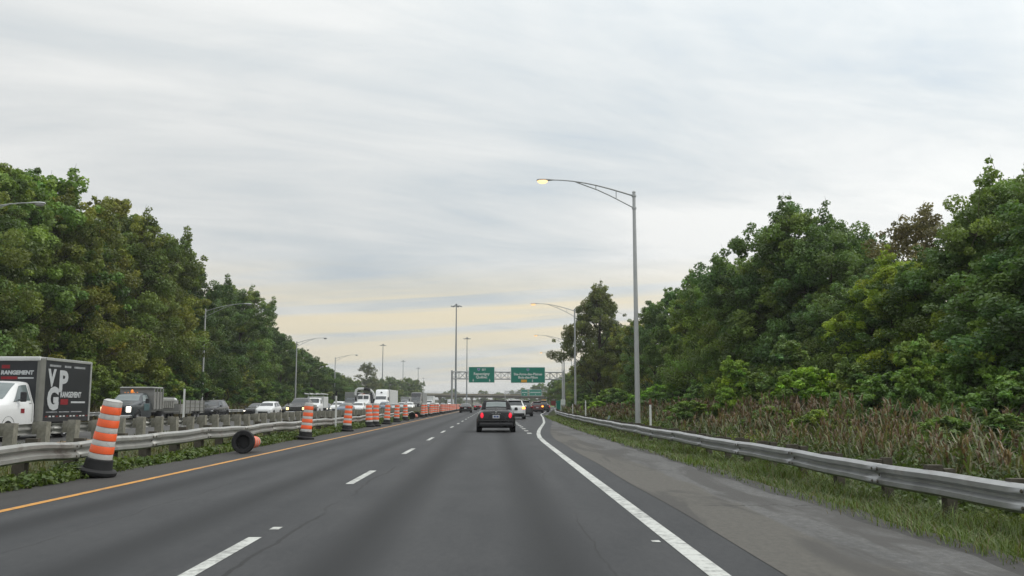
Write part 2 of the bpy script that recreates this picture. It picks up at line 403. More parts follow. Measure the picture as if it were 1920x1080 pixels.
def text_mesh(s_, size, mat, bold=0.0, ext=0.004, shear=0.0):
    cu = bpy.data.curves.new('lettering', 'FONT')
    cu.body = s_; cu.size = size; cu.align_x = 'CENTER'; cu.align_y = 'CENTER'; cu.extrude = ext; cu.offset = bold; cu.shear = shear
    cu.resolution_u = 3
    o = bpy.data.objects.new('lettering', cu); C.objects.link(o)
    dg = bpy.context.evaluated_depsgraph_get(); dg.update()
    me = bpy.data.meshes.new_from_object(o.evaluated_get(dg))
    bpy.data.objects.remove(o); bpy.data.curves.remove(cu)
    me.materials.clear(); me.materials.append(MATS[mat]); me.name = 'lettering'
    return me
ORD = ['first', 'second', 'third', 'fourth', 'fifth', 'sixth', 'seventh', 'eighth', 'ninth', 'tenth', 'eleventh', 'twelfth', 'thirteenth', 'fourteenth', 'fifteenth', 'sixteenth', 'seventeenth', 'eighteenth', 'nineteenth', 'twentieth']
def ordw(i):
    if i < 20: return ORD[i]
    tens = {2: 'twenty', 3: 'thirty', 4: 'forty'}[(i + 1) // 10]
    r_ = (i + 1) % 10
    return tens + '-' + ORD[r_ - 1] if r_ else {'twenty': 'twentieth', 'thirty': 'thirtieth', 'forty': 'fortieth'}[tens]
rnd = random.Random(4)
rng = np.random.default_rng(11)
def interp(tab, q):
    if q <= tab[0][0]: return tab[0][1]
    for (a0, b0), (a1, b1) in zip(tab, tab[1:]):
        if q <= a1: return b0 + (b1 - b0) * (q - a0) / (a1 - a0)
    return tab[-1][1]
def sm(tab, q):        # smoothed lookup
    return (interp(tab, q - 4) + 2 * interp(tab, q) + interp(tab, q + 4)) / 4

# ------------------------------------------------------------------ the lie of the land (X right, Y ahead, metres)
RAIL = [(0, 5.7), (40, 5.72), (57, 5.95), (80, 6.4), (105, 7.35), (150, 10.2), (190, 13.0), (260, 19.0), (330, 25.0), (480, 32.0), (600, 36.0)]
EDGE = [(0, 1.72), (36, 1.80), (45, 2.25), (65, 3.67), (90, 4.95), (116, 6.1), (150, 8.6), (190, 11.6), (260, 17.3), (330, 23.2), (480, 30.0), (600, 34.0)]
PROF = [(-400, -0.4), (-60, -0.3), (-36, -0.35), (-31, -0.3), (-29.2, -0.08), (-28.4, -0.05), (-14.2, -0.05), (-13.2, -0.12), (-10.6, -0.32), (-8.4, -0.12), (-7.7, -0.06), (-7.2, -0.04), (4.0, -0.05), (4.5, -0.09), (5.7, -0.25), (7.0, -0.55), (9.0, -0.95), (20.0, -0.95), (32.0, -0.5), (70, -0.3), (400, -0.3)]
def rail_x(y): return sm(RAIL, y)
def edge_x(y): return sm(EDGE, y)
def gz(x, y):
    if x > 3: x = max(3.0, x - (rail_x(y) - 5.7))
    return interp(PROF, x)

def strip(name, xa, xb, ys, z, mat, parent=None, nx=1):
    v, f = [], []
    for y in ys:
        a_, b_ = xa(y), xb(y)
        for i in range(nx + 1):
            v.append((a_ + (b_ - a_) * i / nx, y, z))
    w = nx + 1
    for j in range(len(ys) - 1):
        for i in range(nx):
            f.append((j * w + i, j * w + i + 1, (j + 1) * w + i + 1, (j + 1) * w + i))
    me = bpy.data.meshes.new(name); me.from_pydata(v, [], f); me.update(); me.materials.append(MATS[mat])
    return link(name, me, parent)
ys_ = [-40] + list(range(0, 200, 4)) + list(range(200, 700, 20)) + [900, 1500, 3000, 6000]
xs_ = [-4000, -1200] + [p[0] for p in PROF[:12]] + [0.0, 3.0] + ['s%g' % p[0] for p in PROF[12:]] + [1200, 4000]
gv, gf = [], []
for y in ys_:
    for x in xs_:
        if isinstance(x, str):
            xx = float(x[1:]) + max(0, rail_x(y) - 5.7); z = interp(PROF, float(x[1:]))
        else:
            xx = x; z = interp(PROF, x)
            if x > 300: z = -0.3
        gv.append((xx, y, z))
W_ = len(xs_)
for j in range(len(ys_) - 1):
    for i in range(W_ - 1):
        gf.append((j * W_ + i, j * W_ + i + 1, (j + 1) * W_ + i + 1, (j + 1) * W_ + i))
gme = bpy.data.meshes.new('ground'); gme.from_pydata(gv, [], gf); gme.update(); gme.materials.append(MATS['soil'])
props(link('ground', gme), kind='structure')

ry_ = list(range(-20, 240, 4)) + list(range(240, 1000, 20))
road = props(strip('road', lambda y: -6.2, lambda y: edge_x(y) + 0.56, ry_, 0.0, 'asphalt'), kind='structure')
shoulder = props(strip('road_shoulder', lambda y: edge_x(y) + 0.56, lambda y: max(rail_x(y) - 1.58 + .05 * math.sin(y * 1.7) + .05 * math.sin(y * .6 + 1) + .03 * math.sin(y * 4.1), edge_x(y) + 0.9), [-4 + .5 * i for i in range(120)] + list(range(56, 240, 4)) + list(range(240, 1000, 20)), 0.0, 'asphalt_old'), kind='structure')
props(strip('gravel_edge', lambda y: rail_x(y) - 1.9, lambda y: rail_x(y) - 1.14 + .07 * math.sin(y * 1.1) + .05 * math.sin(y * 2.9), [-4 + .5 * i for i in range(160)], -0.016, 'asphalt_edge'), kind='structure')
seam = props(strip('pavement_seam', lambda y: edge_x(y) + 0.53 + 0.02 * math.sin(y * .7), lambda y: edge_x(y) + 0.59 + 0.02 * math.sin(y * 1.1), [-4 + i for i in range(46)], 0.004, 'asphalt_old'), kind='structure')
lsh = props(strip('median_shoulder', lambda y: -7.30 + 0.08 * math.sin(y * .31) + 0.05 * math.sin(y * 1.3), lambda y: -6.2, [-20 + 2 * i for i in range(130)], 0.0, 'asphalt_edge'), kind='structure')
oroad = props(strip('opposite_road', lambda y: -28.3, lambda y: -14.2, ry_, 0.0, 'asphalt_far'), kind='structure')
# painted markings, each dash its own piece
yl = list(range(-4, 420, 4))
strip('edge_line', lambda y: -6.07, lambda y: -5.94, yl, 0.004, 'paint_yellow', road)
strip('edge_line', lambda y: edge_x(y) - 0.085, lambda y: edge_x(y) + 0.085, [-4 + 2 * i for i in range(150)], 0.004, 'paint_white', road)
me_dash = None
for k in range(32):
    y0 = 6.2 + 9 * k
    j = rnd.uniform(-.02, .02)
    o = strip('lane_dash', lambda y: -2.395, lambda y: -2.265, [y0, y0 + 3.0], 0.004, 'paint_white', road) if k == 0 else link('lane_dash', me_dash, road, (j, 9 * k, 0))
    me_dash = o.data
for k in range(32):
    y0 = 40.6 + 3.75 * k
    if k == 0: o = strip('exit_dash', lambda y: 1.55, lambda y: 1.75, [y0, y0 + 1.3], 0.004, 'paint_white', road); me_ex = o.data
    else: link('exit_dash', me_ex, road, (0.0, 3.75 * k, 0))
strip('paint_remnant', lambda y: -2.33, lambda y: -2.23, [9.75, 9.95], 0.004, 'paint_white', road)
strip('paint_remnant', lambda y: 1.52, lambda y: 1.60, [8.8, 8.92], 0.004, 'paint_white', road)
strip('edge_line', lambda y: -14.95, lambda y: -14.82, yl, 0.004, 'paint_yellow', oroad)
# ------------------------------------------------------------------ guardrails
WB = [(0.0, -.156), (.03, -.150), (.085, -.115), (.085, -.062), (.012, -.020), (.012, .020), (.085, .062), (.085, .115), (.03, .150), (0.0, .156)]
def guardrail(name, label, fx, y0, y1, side, topz, dent, post_mat, rail_mat, post_h, post_off, near_to=130, block=True, pw=0.10, dz=None):
    """side +1: the rail faces +X. Panels 3.81 m, posts every 1.905 m."""
    t_ = empty(name, label, 'guardrail', (fx(y0), y0, 0))
    ox, oy = fx(y0), y0
    step = 3.81; n = int((y1 - y0) / step)
    for k in range(n):
        v, f = [], []
        m_ = 9 if (y0 + k * step) < 70 else 3
        a0, a1 = y0 + k * step - .06, y0 + (k + 1) * step + .06
        for i in range(m_):
            y = a0 + (a1 - a0) * i / (m_ - 1)
            d_ = dent(y) if dent else (0, 0)
            lap = 0.006 if k % 2 else 0.0
            for (d, z) in WB:
                v.append((fx(y) - ox + side * (d + lap) + d_[0], y - oy, topz(y) - .156 + z + d_[1]))
        w = len(WB)
        for i in range(m_ - 1):
            for j in range(w - 1):
                q = (i * w + j, i * w + j + 1, (i + 1) * w + j + 1, (i + 1) * w + j)
                f.append(q if side > 0 else q[::-1])
        me = bpy.data.meshes.new('rail_panel'); me.from_pydata(v, [], f); me.update(); me.materials.append(MATS[rail_mat])
        me.shade_smooth(); me.set_sharp_from_angle(angle=R(50))
        o = link('rail_panel', me, t_)
        so = o.modifiers.new('solid', 'SOLIDIFY'); so.thickness = 0.005
    bolt = MB().lathe([(.0, 0), (.022, 0), (.022, .012), (.012, .022), (0, .022)], 8, Matrix.Rotation(R(90) * side, 4, 'Y'), cap=False).mesh('bolt', 'wood_dark')
    for k in range(n):
        yb = y0 + (k + 1) * step
        if yb > 34 or not block: break
        d_ = dent(yb)
        for (dy, dzb) in ((-.09, .09), (.09, .09), (-.09, -.09), (.09, -.09), (.0, .0)):
            link('bolt', bolt, t_, (fx(yb) - ox + side * (.088 if dzb else .016) + d_[0], yb - oy + dy, topz(yb) - .156 + dzb + d_[1]))
    pme = MB().box(-pw, pw, -pw, pw, 0, 1.0).mesh('post', post_mat)
    bme = MB().box(-.10, .10, -.07, .07, -.18, .18).mesh('offset_block', post_mat)
    rest = MB(); i = 0; y = y0 + .5
    while y < y1:
        d_ = dent(y) if dent else (0, 0)
        x = fx(y) - ox - side * post_off + d_[0] * .5
        h0 = gz(fx(y), y) - .3
        top = topz(y) + post_h + rnd.uniform(-.03, .03) + d_[1]
        if y < near_to:
            o = link('post', pme, t_, (x, y - oy, h0), (rnd.uniform(-.03, .03), rnd.uniform(-.04, .04), rnd.uniform(-.1, .1))); o.scale = (1, 1, top - h0)
            if block:
                o2 = link('offset_block', bme, t_, (fx(y) - ox - side * (.11) + d_[0], y - oy, topz(y) - .13 + d_[1] + rnd.uniform(-.02, .03)), (0, 0, rnd.uniform(-.12, .12)))
        else:
            rest.box(x - pw, x + pw, y - oy - pw, y - oy + pw, h0, top)
        y += 1.905; i += 1
    if rest.v:
        o = rest.build('far_posts', post_mat, t_); o['kind'] = 'stuff'
    return t_
def dentL(y):
    a = 0.025 * math.sin(y * .55) + .02 * math.sin(y * 1.3 + 1)
    b_ = 0.020 * math.sin(y * .8 + .4) + .010 * math.sin(y * 2.1)
    b_ += -.07 * math.exp(-((y - 17.3) / 1.4) ** 2)
    return (a, b_)
def dentR(y): return (.012 * math.sin(y * .9), .011 * math.sin(y * .7 + 1) + .005 * math.sin(y * 2.3))
guardrail('guardrail', 'dented galvanised guardrail along the median behind the orange drums', lambda y: -7.75, 2.0, 92.0, 1, lambda y: .67 - .0009 * y, dentL, 'wood_dark', 'galv_worn', -.04, .30, 100)
guardrail('guardrail', 'galvanised guardrail along the right shoulder in front of the reeds', rail_x, 2.0, 215.0, -1, lambda y: .43 + .0008 * y, dentR, 'wood_dark', 'galv', .03, .30, 130, True, .07)
guardrail('guardrail', 'weathered guardrail on thick wooden posts beside the oncoming traffic', lambda y: -13.8, 14.0, 260.0, -1, lambda y: .70, dentR, 'wood', 'galv_worn', .08, .30, 150, True, .135)
guardrail('guardrail', 'far guardrail at the foot of the left forest', lambda y: -29.3, 60.0, 330.0, 1, lambda y: .72, None, 'wood_dark', 'galv', .0, .28, 110, False, .08)

# ------------------------------------------------------------------ construction drums
def drum_proto():
    t_ = empty('construction_drum', 'x', 'traffic drum', group='orange drums along the median')
    H = [.285, .385, .52, .62, .755, .855, .99, 1.09, 1.225, 1.315]
    def rad(z): return .212 - (z - .285) * .045
    pr = [(rad(.285) - .01, .24)]
    for z in (H[1], H[2], H[3], H[4], H[5], H[6], H[7], H[8]):
        pr += [(rad(z) - .012, z - .002), (rad(z), z + .002)]
    MB().lathe([(rad(.30) - .014, .25)] + [(rad(z) - .008, z) for z in (.4, .6, .8, 1.0, 1.2, 1.31)], 24).build('barrel', 'orange', t_, smooth=40)
    for a_, b_ in ((H[1], H[2]), (H[3], H[4]), (H[5], H[6]), (H[7], H[8])):
        MB().lathe([(rad(a_) - .006, a_), (rad(a_) + .001, a_ + .008), (rad(b_) + .001, b_ - .008), (rad(b_) - .006, b_)], 24, cap=False).build('orange_band', 'orange', t_, smooth=40)
    for a_, b_ in ((H[0], H[1]), (H[2], H[3]), (H[4], H[5]), (H[6], H[7]), (H[8], H[9])):
        MB().lathe([(rad(a_) - .009, a_), (rad(a_) - .004, a_ + .006), (rad(b_) - .004, b_ - .006), (rad(b_) - .009, b_)], 24, cap=False).build('white_band', 'band', t_, smooth=40)
    MB().lathe([(.0, .16), (.195, .16), (.195, .20), (.0, .20)], 20, cap=False).build('dark_hole_disc', 'rubber', t_)  # black disc added across the opening, standing in for shade inside the base
    MB().lathe([(.20, .012), (.31, .0), (.335, .03), (.335, .075), (.31, .10), (.250, .11), (.238, .20), (.232, .275), (.205, .285), (.19, .28), (.19, .03)], 24, cap=False).build('rubber_base', 'rubber', t_, smooth=40)
    MB().lathe([(rad(1.31) - .004, 1.30), (rad(1.31) - .004, 1.325), (.12, 1.345), (.0, 1.348)], 24, cap=False).build('lid', 'band', t_, smooth=40)
    return t_
dp = drum_proto()
spots = [(-7.10, 16.7, 10.5, 'leaning over in front of the dented guardrail, nearest of all'),
         (-6.95, 34.2, 5, 'standing past the toppled drum'),
         (-7.02, 44.3, 4, 'before the close pair of drums'),
         (-7.08, 52.8, -2, 'left one of the close pair'), (-6.92, 54.2, 2, 'right one of the close pair'),
         (-6.92, 60.0, 3, 'just past the close pair'), (-7.02, 67.0, 2, 'second past the close pair'), (-7.02, 73.8, 0, 'last before the two toppled black bases')]
y = 90.0; i = 0
while y < 215:
    spots.append((-6.95 + rnd.uniform(-.18, .18), y, rnd.uniform(-4, 4), ordw(i) + ' of the dense far row after the rail end'))
    y += rnd.choice((3.2, 4.2, 5.6)); i += 1
for k, (x, y, tilt, txt) in enumerate(spots):
    o = dp if k == 0 else copy_tree(dp)
    o.location = (x, y, 0.004); o.rotation_euler = (R(rnd.uniform(-1.5, 1.5)), R(tilt), rnd.uniform(0, .4) if k else 0)
    if k == 0: o.location = (x, y, 0.055)
    o['label'] = 'orange and white drum, ' + txt
for (x, y, rz, txt) in ((-6.62, 24.5, 1, 'toppled orange drum with its black base facing the traffic'), (-7.0, 79.5, 14, 'toppled drum, nearer of two lying at the rail end'), (-7.05, 85.5, -8, 'toppled drum, farther of two lying at the rail end')):
    o = copy_tree(dp); o['label'] = txt
    o.rotation_mode = 'QUATERNION'
    q = Matrix.Rotation(R(-rz), 4, 'Z') @ Matrix.Rotation(R(-92.5), 4, 'X')
    o.rotation_quaternion = q.to_quaternion(); o.location = (x, y, .31); o.scale = (.93, .93, .93)

# ------------------------------------------------------------------ delineator stakes
def stake(x, y, h, label, top='post_brown', lean=0.0, mat='post_white', w=.045):
    t_ = empty('marker_stake', label, 'marker post', (x, y, gz(x, y) - .1), group='marker stakes')
    t_.rotation_euler = (0, R(lean), 0)
    MB().box(-w, w, -.02, .02, 0, h, .006, 0).build('stake', mat, t_, bevel=.006)
    if top: MB().box(-w * .95, w * .95, -.03, .03, h, h + .22).build('cap', top, t_, bevel=.01)
def sx(px, y): return (px - 924) / 1700 * y
stake(sx(1218, 36), 36, 1.75, 'white marker stake with brown top right of the tall lamp pole')
stake(sx(1097, 64), 64, 2.0, 'white marker stake behind the right guardrail, left of the leaning stake', None)
stake(sx(1127, 58), 58, 1.25, 'grey green leaning marker stake among the reeds', None, 24, 'post_green', .07)
stake(sx(1073, 88), 88, 1.9, 'white marker stake beside the second right lamp pole', None)
stake(sx(1051, 118), 118, 1.9, 'white marker stake near the small white road sign', None)
stake(sx(1042, 140), 140, 1.8, 'white marker stake farthest along the right guardrail', None)
stake(sx(634, 44), 44, 1.85, 'white marker stake with black top behind the third drum', 'rubber')
stake(sx(354, 42), 42, 2.15, 'white marker stake at the wooden posts by the grey trailer', None)
stake(sx(408, 97), 97, 2.1, 'white marker stake left one of two before the left forest', None)
stake(sx(423, 99), 99, 2.0, 'white marker stake right one of two before the left forest', None, 4)
stake(sx(609, 165), 165, 2.2, 'white marker stake behind the ladder truck', None)

# ------------------------------------------------------------------ street lamps
def lamp(x, y, side, lens, label, h=12.0, z=None):
    z = gz(x, y) if z is None else z
    t_ = empty('street_lamp', label, 'street lamp', (x, y, z), group='street lamps on truss arms')
    MB().tube([(0, 0, -.2), (0, 0, h * .5), (0, 0, h)], [.145, .115, .085], 12).build('pole', 'pole_steel', t_, smooth=40)
    MB().lathe([(.20, -.05), (.20, .06), (.155, .10)], 12).build('base_flange', 'pole_steel', t_)
    MB().lathe([(.10, h), (.10, h + .05), (.03, h + .10)], 10).build('cap', 'pole_steel', t_)
    for zz in (h - .18, h - .85):
        MB().lathe([(.10, zz - .06), (.125, zz - .05), (.125, zz + .05), (.10, zz + .06)], 10, cap=False).build('clamp', 'pole_steel', t_)
    def up(u): return h - .20 + .95 * math.sin(u * 1.5) * .98 if u < 1 else 0
    L = 4.35
    U = [(side * L * u, 0, h - .18 + .86 * math.sin(u * math.pi / 2)) for u in (0, .15, .3, .45, .6, .75, .9, 1.0)]
    Lo = [(side * L * u, 0, h - .85 + (U_z - h + .85)) for u, U_z in ((0, h - .85), (.15, h - .50), (.3, h - .16), (.45, h + .14), (.6, h + .38), (.72, h + .575))]
    MB().tube(U, [.045, .043, .04, .037, .034, .032, .03, .03], 6).build('upper_arm', 'pole_steel', t_, smooth=40)
    MB().tube(Lo, .03, 6).build('lower_arm', 'pole_steel', t_, smooth=40)
    for u in (.22, .47):
        zu = h - .18 + .86 * math.sin(u * math.pi / 2); zl = h - .85 + (h - .85 + 0 - (h - .85)) + interp([(0, 0), (.15, .35), (.3, .69), (.45, .99), (.6, 1.23), (.72, 1.425)], u)
        MB().tube([(side * L * u, 0, zl), (side * L * u, 0, zu)], .022, 6).build('strut', 'pole_steel', t_)
    hd = [(0, .05, .05), (.15, .09, .07), (.4, .15, .10), (.65, .17, .11), (.85, .15, .09), (.92, .09, .05)]
    zz = h + .66
    v, f = [], []
    n = 10
    for (u, w, hh) in hd:
        for j in range(n):
            a_ = 2 * math.pi * j / n
            v.append((side * (L - .05 + u), math.sin(a_) * w, zz + .02 + math.cos(a_) * hh * (.8 if math.cos(a_) > 0 else .55) - .02 * u))
    for i_ in range(len(hd) - 1):
        for j in range(n): f.append((i_ * n + j, i_ * n + (j + 1) % n, (i_ + 1) * n + (j + 1) % n, (i_ + 1) * n + j))
    f += [tuple(range(n)), tuple(range((len(hd) - 1) * n, len(hd) * n))]
    hdo = MB().add(v, f).build('luminaire', 'pole_steel', t_, smooth=50)
    lv = MB()
    rings = [(.19, 0.0), (.18, -.07), (.12, -.14), (.0, -.17)]
    k0 = []
    for (r_, dz) in rings:
        for j in range(12):
            a_ = 2 * math.pi * j / 12
            k0.append((side * (L + .56 + math.cos(a_) * r_ * 1.5), math.sin(a_) * r_ * .85, zz - .03 + dz))
    fs = [(i_ * 12 + j, i_ * 12 + (j + 1) % 12, (i_ + 1) * 12 + (j + 1) % 12, (i_ + 1) * 12 + j) for i_ in range(3) for j in range(12)]
    lv.add(k0, fs).build('lens', lens, hdo, smooth=60)
    return t_
for (x, y, side, lens, label) in (
    (7.55, 47.5, -1, 'lamp_lit', 'tall lit street lamp rising over the reeds, nearest on the right'),
    (9.7, 107, -1, 'lamp_orange', 'second right street lamp, in front of the lone big tree'),
    (12.4, 158, -1, 'lamp_orange', 'third right street lamp, arm ending behind the lone tree leaves'),
    (16.2, 212, -1, 'lamp_orange', 'fourth right street lamp, over the end of the sign gantry'),
    (-30.9, 51.5, 1, 'lamp_off', 'left street lamp whose head alone enters the picture'),
    (-32.9, 104, 1, 'lamp_off', 'left street lamp behind the dark crossover and the grey trailer'),
    (-34.0, 158, 1, 'lamp_off', 'left street lamp behind the black pickup'),
    (-36.6, 212, 1, 'lamp_off', 'left street lamp beside the grey container')):
    lamp(x, y, side, lens, label, 13.0 if side < 0 else 12.35, gz(x, y) + (.2 if side < 0 else 0))
def mast(x, y, h, label):
    t_ = empty('high_mast_light', label, 'light mast', (x, y, 0), group='high mast lights')
    MB().tube([(0, 0, -.3), (0, 0, h * .5), (0, 0, h)], [.34, .25, .14], 12).build('pole', 'mast_steel', t_, smooth=40)
    MB().lathe([(.12, h), (.30, h + .05), (.30, h + .3), (.1, h + .45)], 10).build('head', 'mast_steel', t_)
    MB().lathe([(.9, h - .35), (.98, h - .35), (.98, h - .25), (.9, h - .25), (.9, h - .35)], 16, cap=False).build('ring', 'mast_steel', t_)
    for k in range(6):
        a_ = k * math.pi / 3 + .2
        c_, s_ = math.cos(a_), math.sin(a_)
        MB().tube([(c_ * .1, s_ * .1, h + .1), (c_ * .95, s_ * .95, h - .28), (c_ * 1.25, s_ * 1.25, h - .28)], .04, 5).build('bracket', 'mast_steel', t_)
        MB().lathe([(.10, .12), (.26, -.02), (.26, -.16), (.1, -.24)], 10, Matrix.Translation((c_ * 1.4, s_ * 1.4, h - .25))).build('floodlight', 'mast_steel', t_)
for (x, y, h, l) in ((-10.7, 264, 30, 'tallest high mast, standing left of the left green sign'), (-11.3, 397, 30, 'high mast directly left of the left green sign panel'), (-53.5, 443, 30, 'high mast above the white semi trailer'), (-60, 610, 30, 'high mast above the round tree left of the overpass'), (-59.5, 728, 30, 'high mast at the right end of the far left trees'),
                     (-77, 1016, 30, 'faint high mast standing in open sky on the left'), (47.5, 548, 30, 'high mast right of the gantry end'), (-37, 900, 28, 'faint high mast left of the gantry post')):
    mast(x, y, h, l)

# ------------------------------------------------------------------ sign gantries
def gantry(label, x0, x1, y, zlo, zhi, ztop0, panels, dz=0.0, double=True):
    t_ = empty('sign_gantry', label, 'sign gantry', (x0, y, 0))
    W = x1 - x0
    for x in (0, W):
        for dy in ((-.45, .45) if double else (0,)):
            MB().tube([(x, dy, -.6), (x, dy, zhi + .25)], .16, 10).build('post', 'pole_steel', t_, smooth=40)
    def zz(x, base): return base + dz * x / W
    for dy in (-.45, .45):
        for base in (zlo, zhi):
            MB().tube([(0, dy, base), (W, dy, base + dz)], .10, 6).build('chord', 'pole_steel', t_)
    n = panels
    vme = MB().tube([(0, 0, 0), (0, 0, zhi - zlo)], .06, 5).mesh('truss_vertical', 'pole_steel')
    dme = MB().tube([(0, 0, 0), (W / n, 0, zhi - zlo)], .05, 5).mesh('truss_diagonal', 'pole_steel')
    dme2 = MB().tube([(0, 0, zhi - zlo), (W / n, 0, 0)], .05, 5).mesh('truss_diagonal', 'pole_steel')
    hme = MB().tube([(0, -.45, 0), (0, .45, 0)], .034, 5).mesh('cross_tie', 'pole_steel')
    for i in range(n + 1):
        x = W * i / n
        for dy in (-.45, .45): link('truss_vertical', vme, t_, (x, dy, zz(x, zlo)))
        for b_ in (zlo, zhi): link('cross_tie', hme, t_, (x, 0, zz(x, b_)))
        if i < n:
            link('truss_diagonal', dme, t_, (x, -.45, zz(x, zlo))); link('truss_diagonal', dme2, t_, (x, -.41, zz(x, zlo)))
            link('truss_diagonal', dme if i % 2 else dme2, t_, (x, .45, zz(x, zlo)))
    return t_
def xat(px, y): return (px - 924) / 1700 * y
def zat(py, y): return 1.3 + (758 - py) / 1700 * y
GY = 170.0
gantry('grey truss sign gantry carrying two big green signs over the road', xat(848, GY), xat(1057, GY), GY, zat(711, GY), zat(698, GY), 0, 16, -.12)
def panel(name, label, px0, px1, py0, py1, y, group=None):
    x0, x1, z0, z1 = xat(px0, y), xat(px1, y), zat(py1, y), zat(py0, y)
    t_ = empty(name, label, 'road sign', ((x0 + x1) / 2, y - .75, z0))
    w, h = x1 - x0, z1 - z0
    MB().box(-w / 2, w / 2, 0, .06, 0, h).build('border', 'sign_white', t_, bevel=.02)
    MB().box(-w / 2 + .07, w / 2 - .07, -.006, .05, .07, h - .07).build('panel', 'sign_green', t_)
    return t_, w, h
def put_text(t_, s_, size, x, z, mat='sign_white', bold=.008, y=-.022):
    o = link('lettering', text_mesh(s_, size, mat, bold), t_, (x, y, z), (R(90), 0, 0)); return o
def down_arrow(t_, x, z, s=.3):
    MB().add([(x - .05 * s / .3, -.02, z + s), (x + .05 * s / .3, -.02, z + s), (x + .05 * s / .3, -.02, z), (x + s * .62, -.02, z + s * .18), (x, -.02, z - s * .75), (x - s * .62, -.02, z + s * .18), (x - .05 * s / .3, -.02, z)],
             [(0, 6, 5 - 1 + 1, 4, 3, 2, 1)]).build('arrow', 'sign_white', t_)
def shield(t_, x, z, s, red=True):
    o = MB().add([(x - s, -.02, z + s), (x + s, -.02, z + s), (x + s * .95, -.02, z - s * .2), (x, -.02, z - s * 1.1), (x - s * .95, -.02, z - s * .2)], [(0, 4, 3, 2, 1)]).build('route_shield', 'sign_white', t_)
    MB().add([(x - s * .85, -.026, z + s * .45), (x + s * .85, -.026, z + s * .45), (x + s * .8, -.026, z - s * .2), (x, -.026, z - s * .95), (x - s * .8, -.026, z - s * .2)], [(0, 4, 3, 2, 1)]).build('shield_field', 'sign_blue', o)
    MB().add([(x - s * .85, -.026, z + s * .9), (x + s * .85, -.026, z + s * .9), (x + s * .85, -.026, z + s * .5), (x - s * .85, -.026, z + s * .5)], [(0, 3, 2, 1)]).build('shield_band', 'sign_blue', o)
t_, w, h = panel('overhead_sign', 'left green overhead sign reading Repentigny Québec', 879, 927.5, 689, 718.5, GY)
shield(t_, -.55, h - .52, .27); put_text(t_, 'EST', .48, .42, h - .56, bold=.015)
put_text(t_, 'Repentigny', .66, 0, h * .55, bold=.02); put_text(t_, 'Québec', .66, 0, h * .345, bold=.02)
down_arrow(t_, -w * .32, h * .13, .30); down_arrow(t_, w * .31, h * .13, .30)
t_, w, h = panel('overhead_sign', 'right green overhead sign reading Ste-Anne-des-Plaines Bois-des-Filion', 957.5, 1021.5, 689.5, 719, GY)
shield(t_, 0, h - .52, .25)
put_text(t_, 'Ste-Anne-des-Plaines', .62, 0, h * .55, bold=.02); put_text(t_, 'Bois-des-Filion', .62, 0, h * .345, bold=.02)
MB().box(-1.28, -.22, -.03, .0, .10, .62).build('exit_tab', 'sign_yellow', t_)
down_arrow(t_, w * .13, h * .13, .30)
G2 = 430.0
gantry('far grey sign gantry with two small green signs before the overpass', xat(947, G2), xat(1024, G2), G2, zat(738, G2), zat(734, G2), 0, 12, 0, False)
t_, w, h = panel('overhead_sign', 'smaller left green sign on the far gantry', 977, 989, 731, 743, G2)
MB().box(-w * .38, w * .38, -.02, 0, h * .52, h * .60).build('legend_line', 'sign_white', t_); down_arrow(t_, 0, h * .2, .35)
t_, w, h = panel('overhead_sign', 'wider right green sign on the far gantry', 992, 1015, 731, 742.5, G2)
MB().box(-w * .42, w * .42, -.02, 0, h * .50, h * .58).build('legend_line', 'sign_white', t_); down_arrow(t_, 0, h * .2, .35)

# small road signs by the exit
def roadsign(name, label, x, y, w, h, zc_, mat, txt=None):
    z0 = gz(x, y)
    t_ = empty(name, label, 'road sign', (x, y, z0))
    MB().box(-.04, .04, .01, .07, -.2, zc_ + h / 2).build('post', 'pole_steel', t_)
    MB().box(-w / 2, w / 2, -.03, .006, zc_ - h / 2, zc_ + h / 2).build('panel', mat, t_, bevel=.01)
    if txt: link('lettering', text_mesh(txt, h * .55, 'rubber', .01), t_, (0, -.04, zc_), (R(90), 0, 0))
roadsign('road_sign', 'small white square road sign beside the lamp poles', xat(1055, 150), 150, .75, .85, 2.2, 'sign_white')
roadsign('road_sign', 'narrow green road sign standing beyond the white one', xat(1046, 172), 172, .9, 1.7, 1.5, 'sign_green')
roadsign('road_sign', 'yellow warning sign beyond the cars on the exit ramp', xat(1019, 260), 260, 1.3, 1.5, 1.9, 'sign_yellow')
roadsign('road_sign', 'red and dark sign panel at the exit', xat(1038, 190), 190, 1.2, 1.0, 1.7, 'sign_red')

# ------------------------------------------------------------------ overpasses
BY = 480.0
simple('parapet_tan', (0.27, 0.235, 0.17), 0.85, 0, 0.2, 0.12, 0.5)
br = empty('overpass', 'long brown concrete overpass crossing above the highway', 'bridge', (0, BY, 0))
bx0, bx1 = -95.0, 38.0
def bz(x): return 5.6 - (x - bx0) / (bx1 - bx0) * 1.3
def slanted(name, mat, y0, y1, a0, a1, parent, bevel=0):
    return MB().add([(bx0, y0, bz(bx0) + a0), (bx1, y0, bz(bx1) + a0), (bx1, y1, bz(bx1) + a0), (bx0, y1, bz(bx0) + a0), (bx0, y0, bz(bx0) + a1), (bx1, y0, bz(bx1) + a1), (bx1, y1, bz(bx1) + a1), (bx0, y1, bz(bx0) + a1)],
             [(0, 3, 2, 1), (4, 5, 6, 7), (0, 1, 5, 4), (1, 2, 6, 5), (2, 3, 7, 6), (3, 0, 4, 7)]).build(name, mat, parent)
for k in range(5): slanted('girder', 'girder', 1 + k * 2.6, 1.5 + k * 2.6, 0, .95, br)
slanted('deck', 'concrete', 0, 13, .95, 1.25, br)
for yy in (-.03, 12.73): slanted('parapet', 'parapet_tan', yy, yy + .3, 1.253, 1.95, br)
for x in range(-94, 38, 4):
    MB().box(x - .05, x + .05, .05, .15, bz(x) + 1.95, bz(x) + 2.6).build('rail_post', 'pole_steel', br)
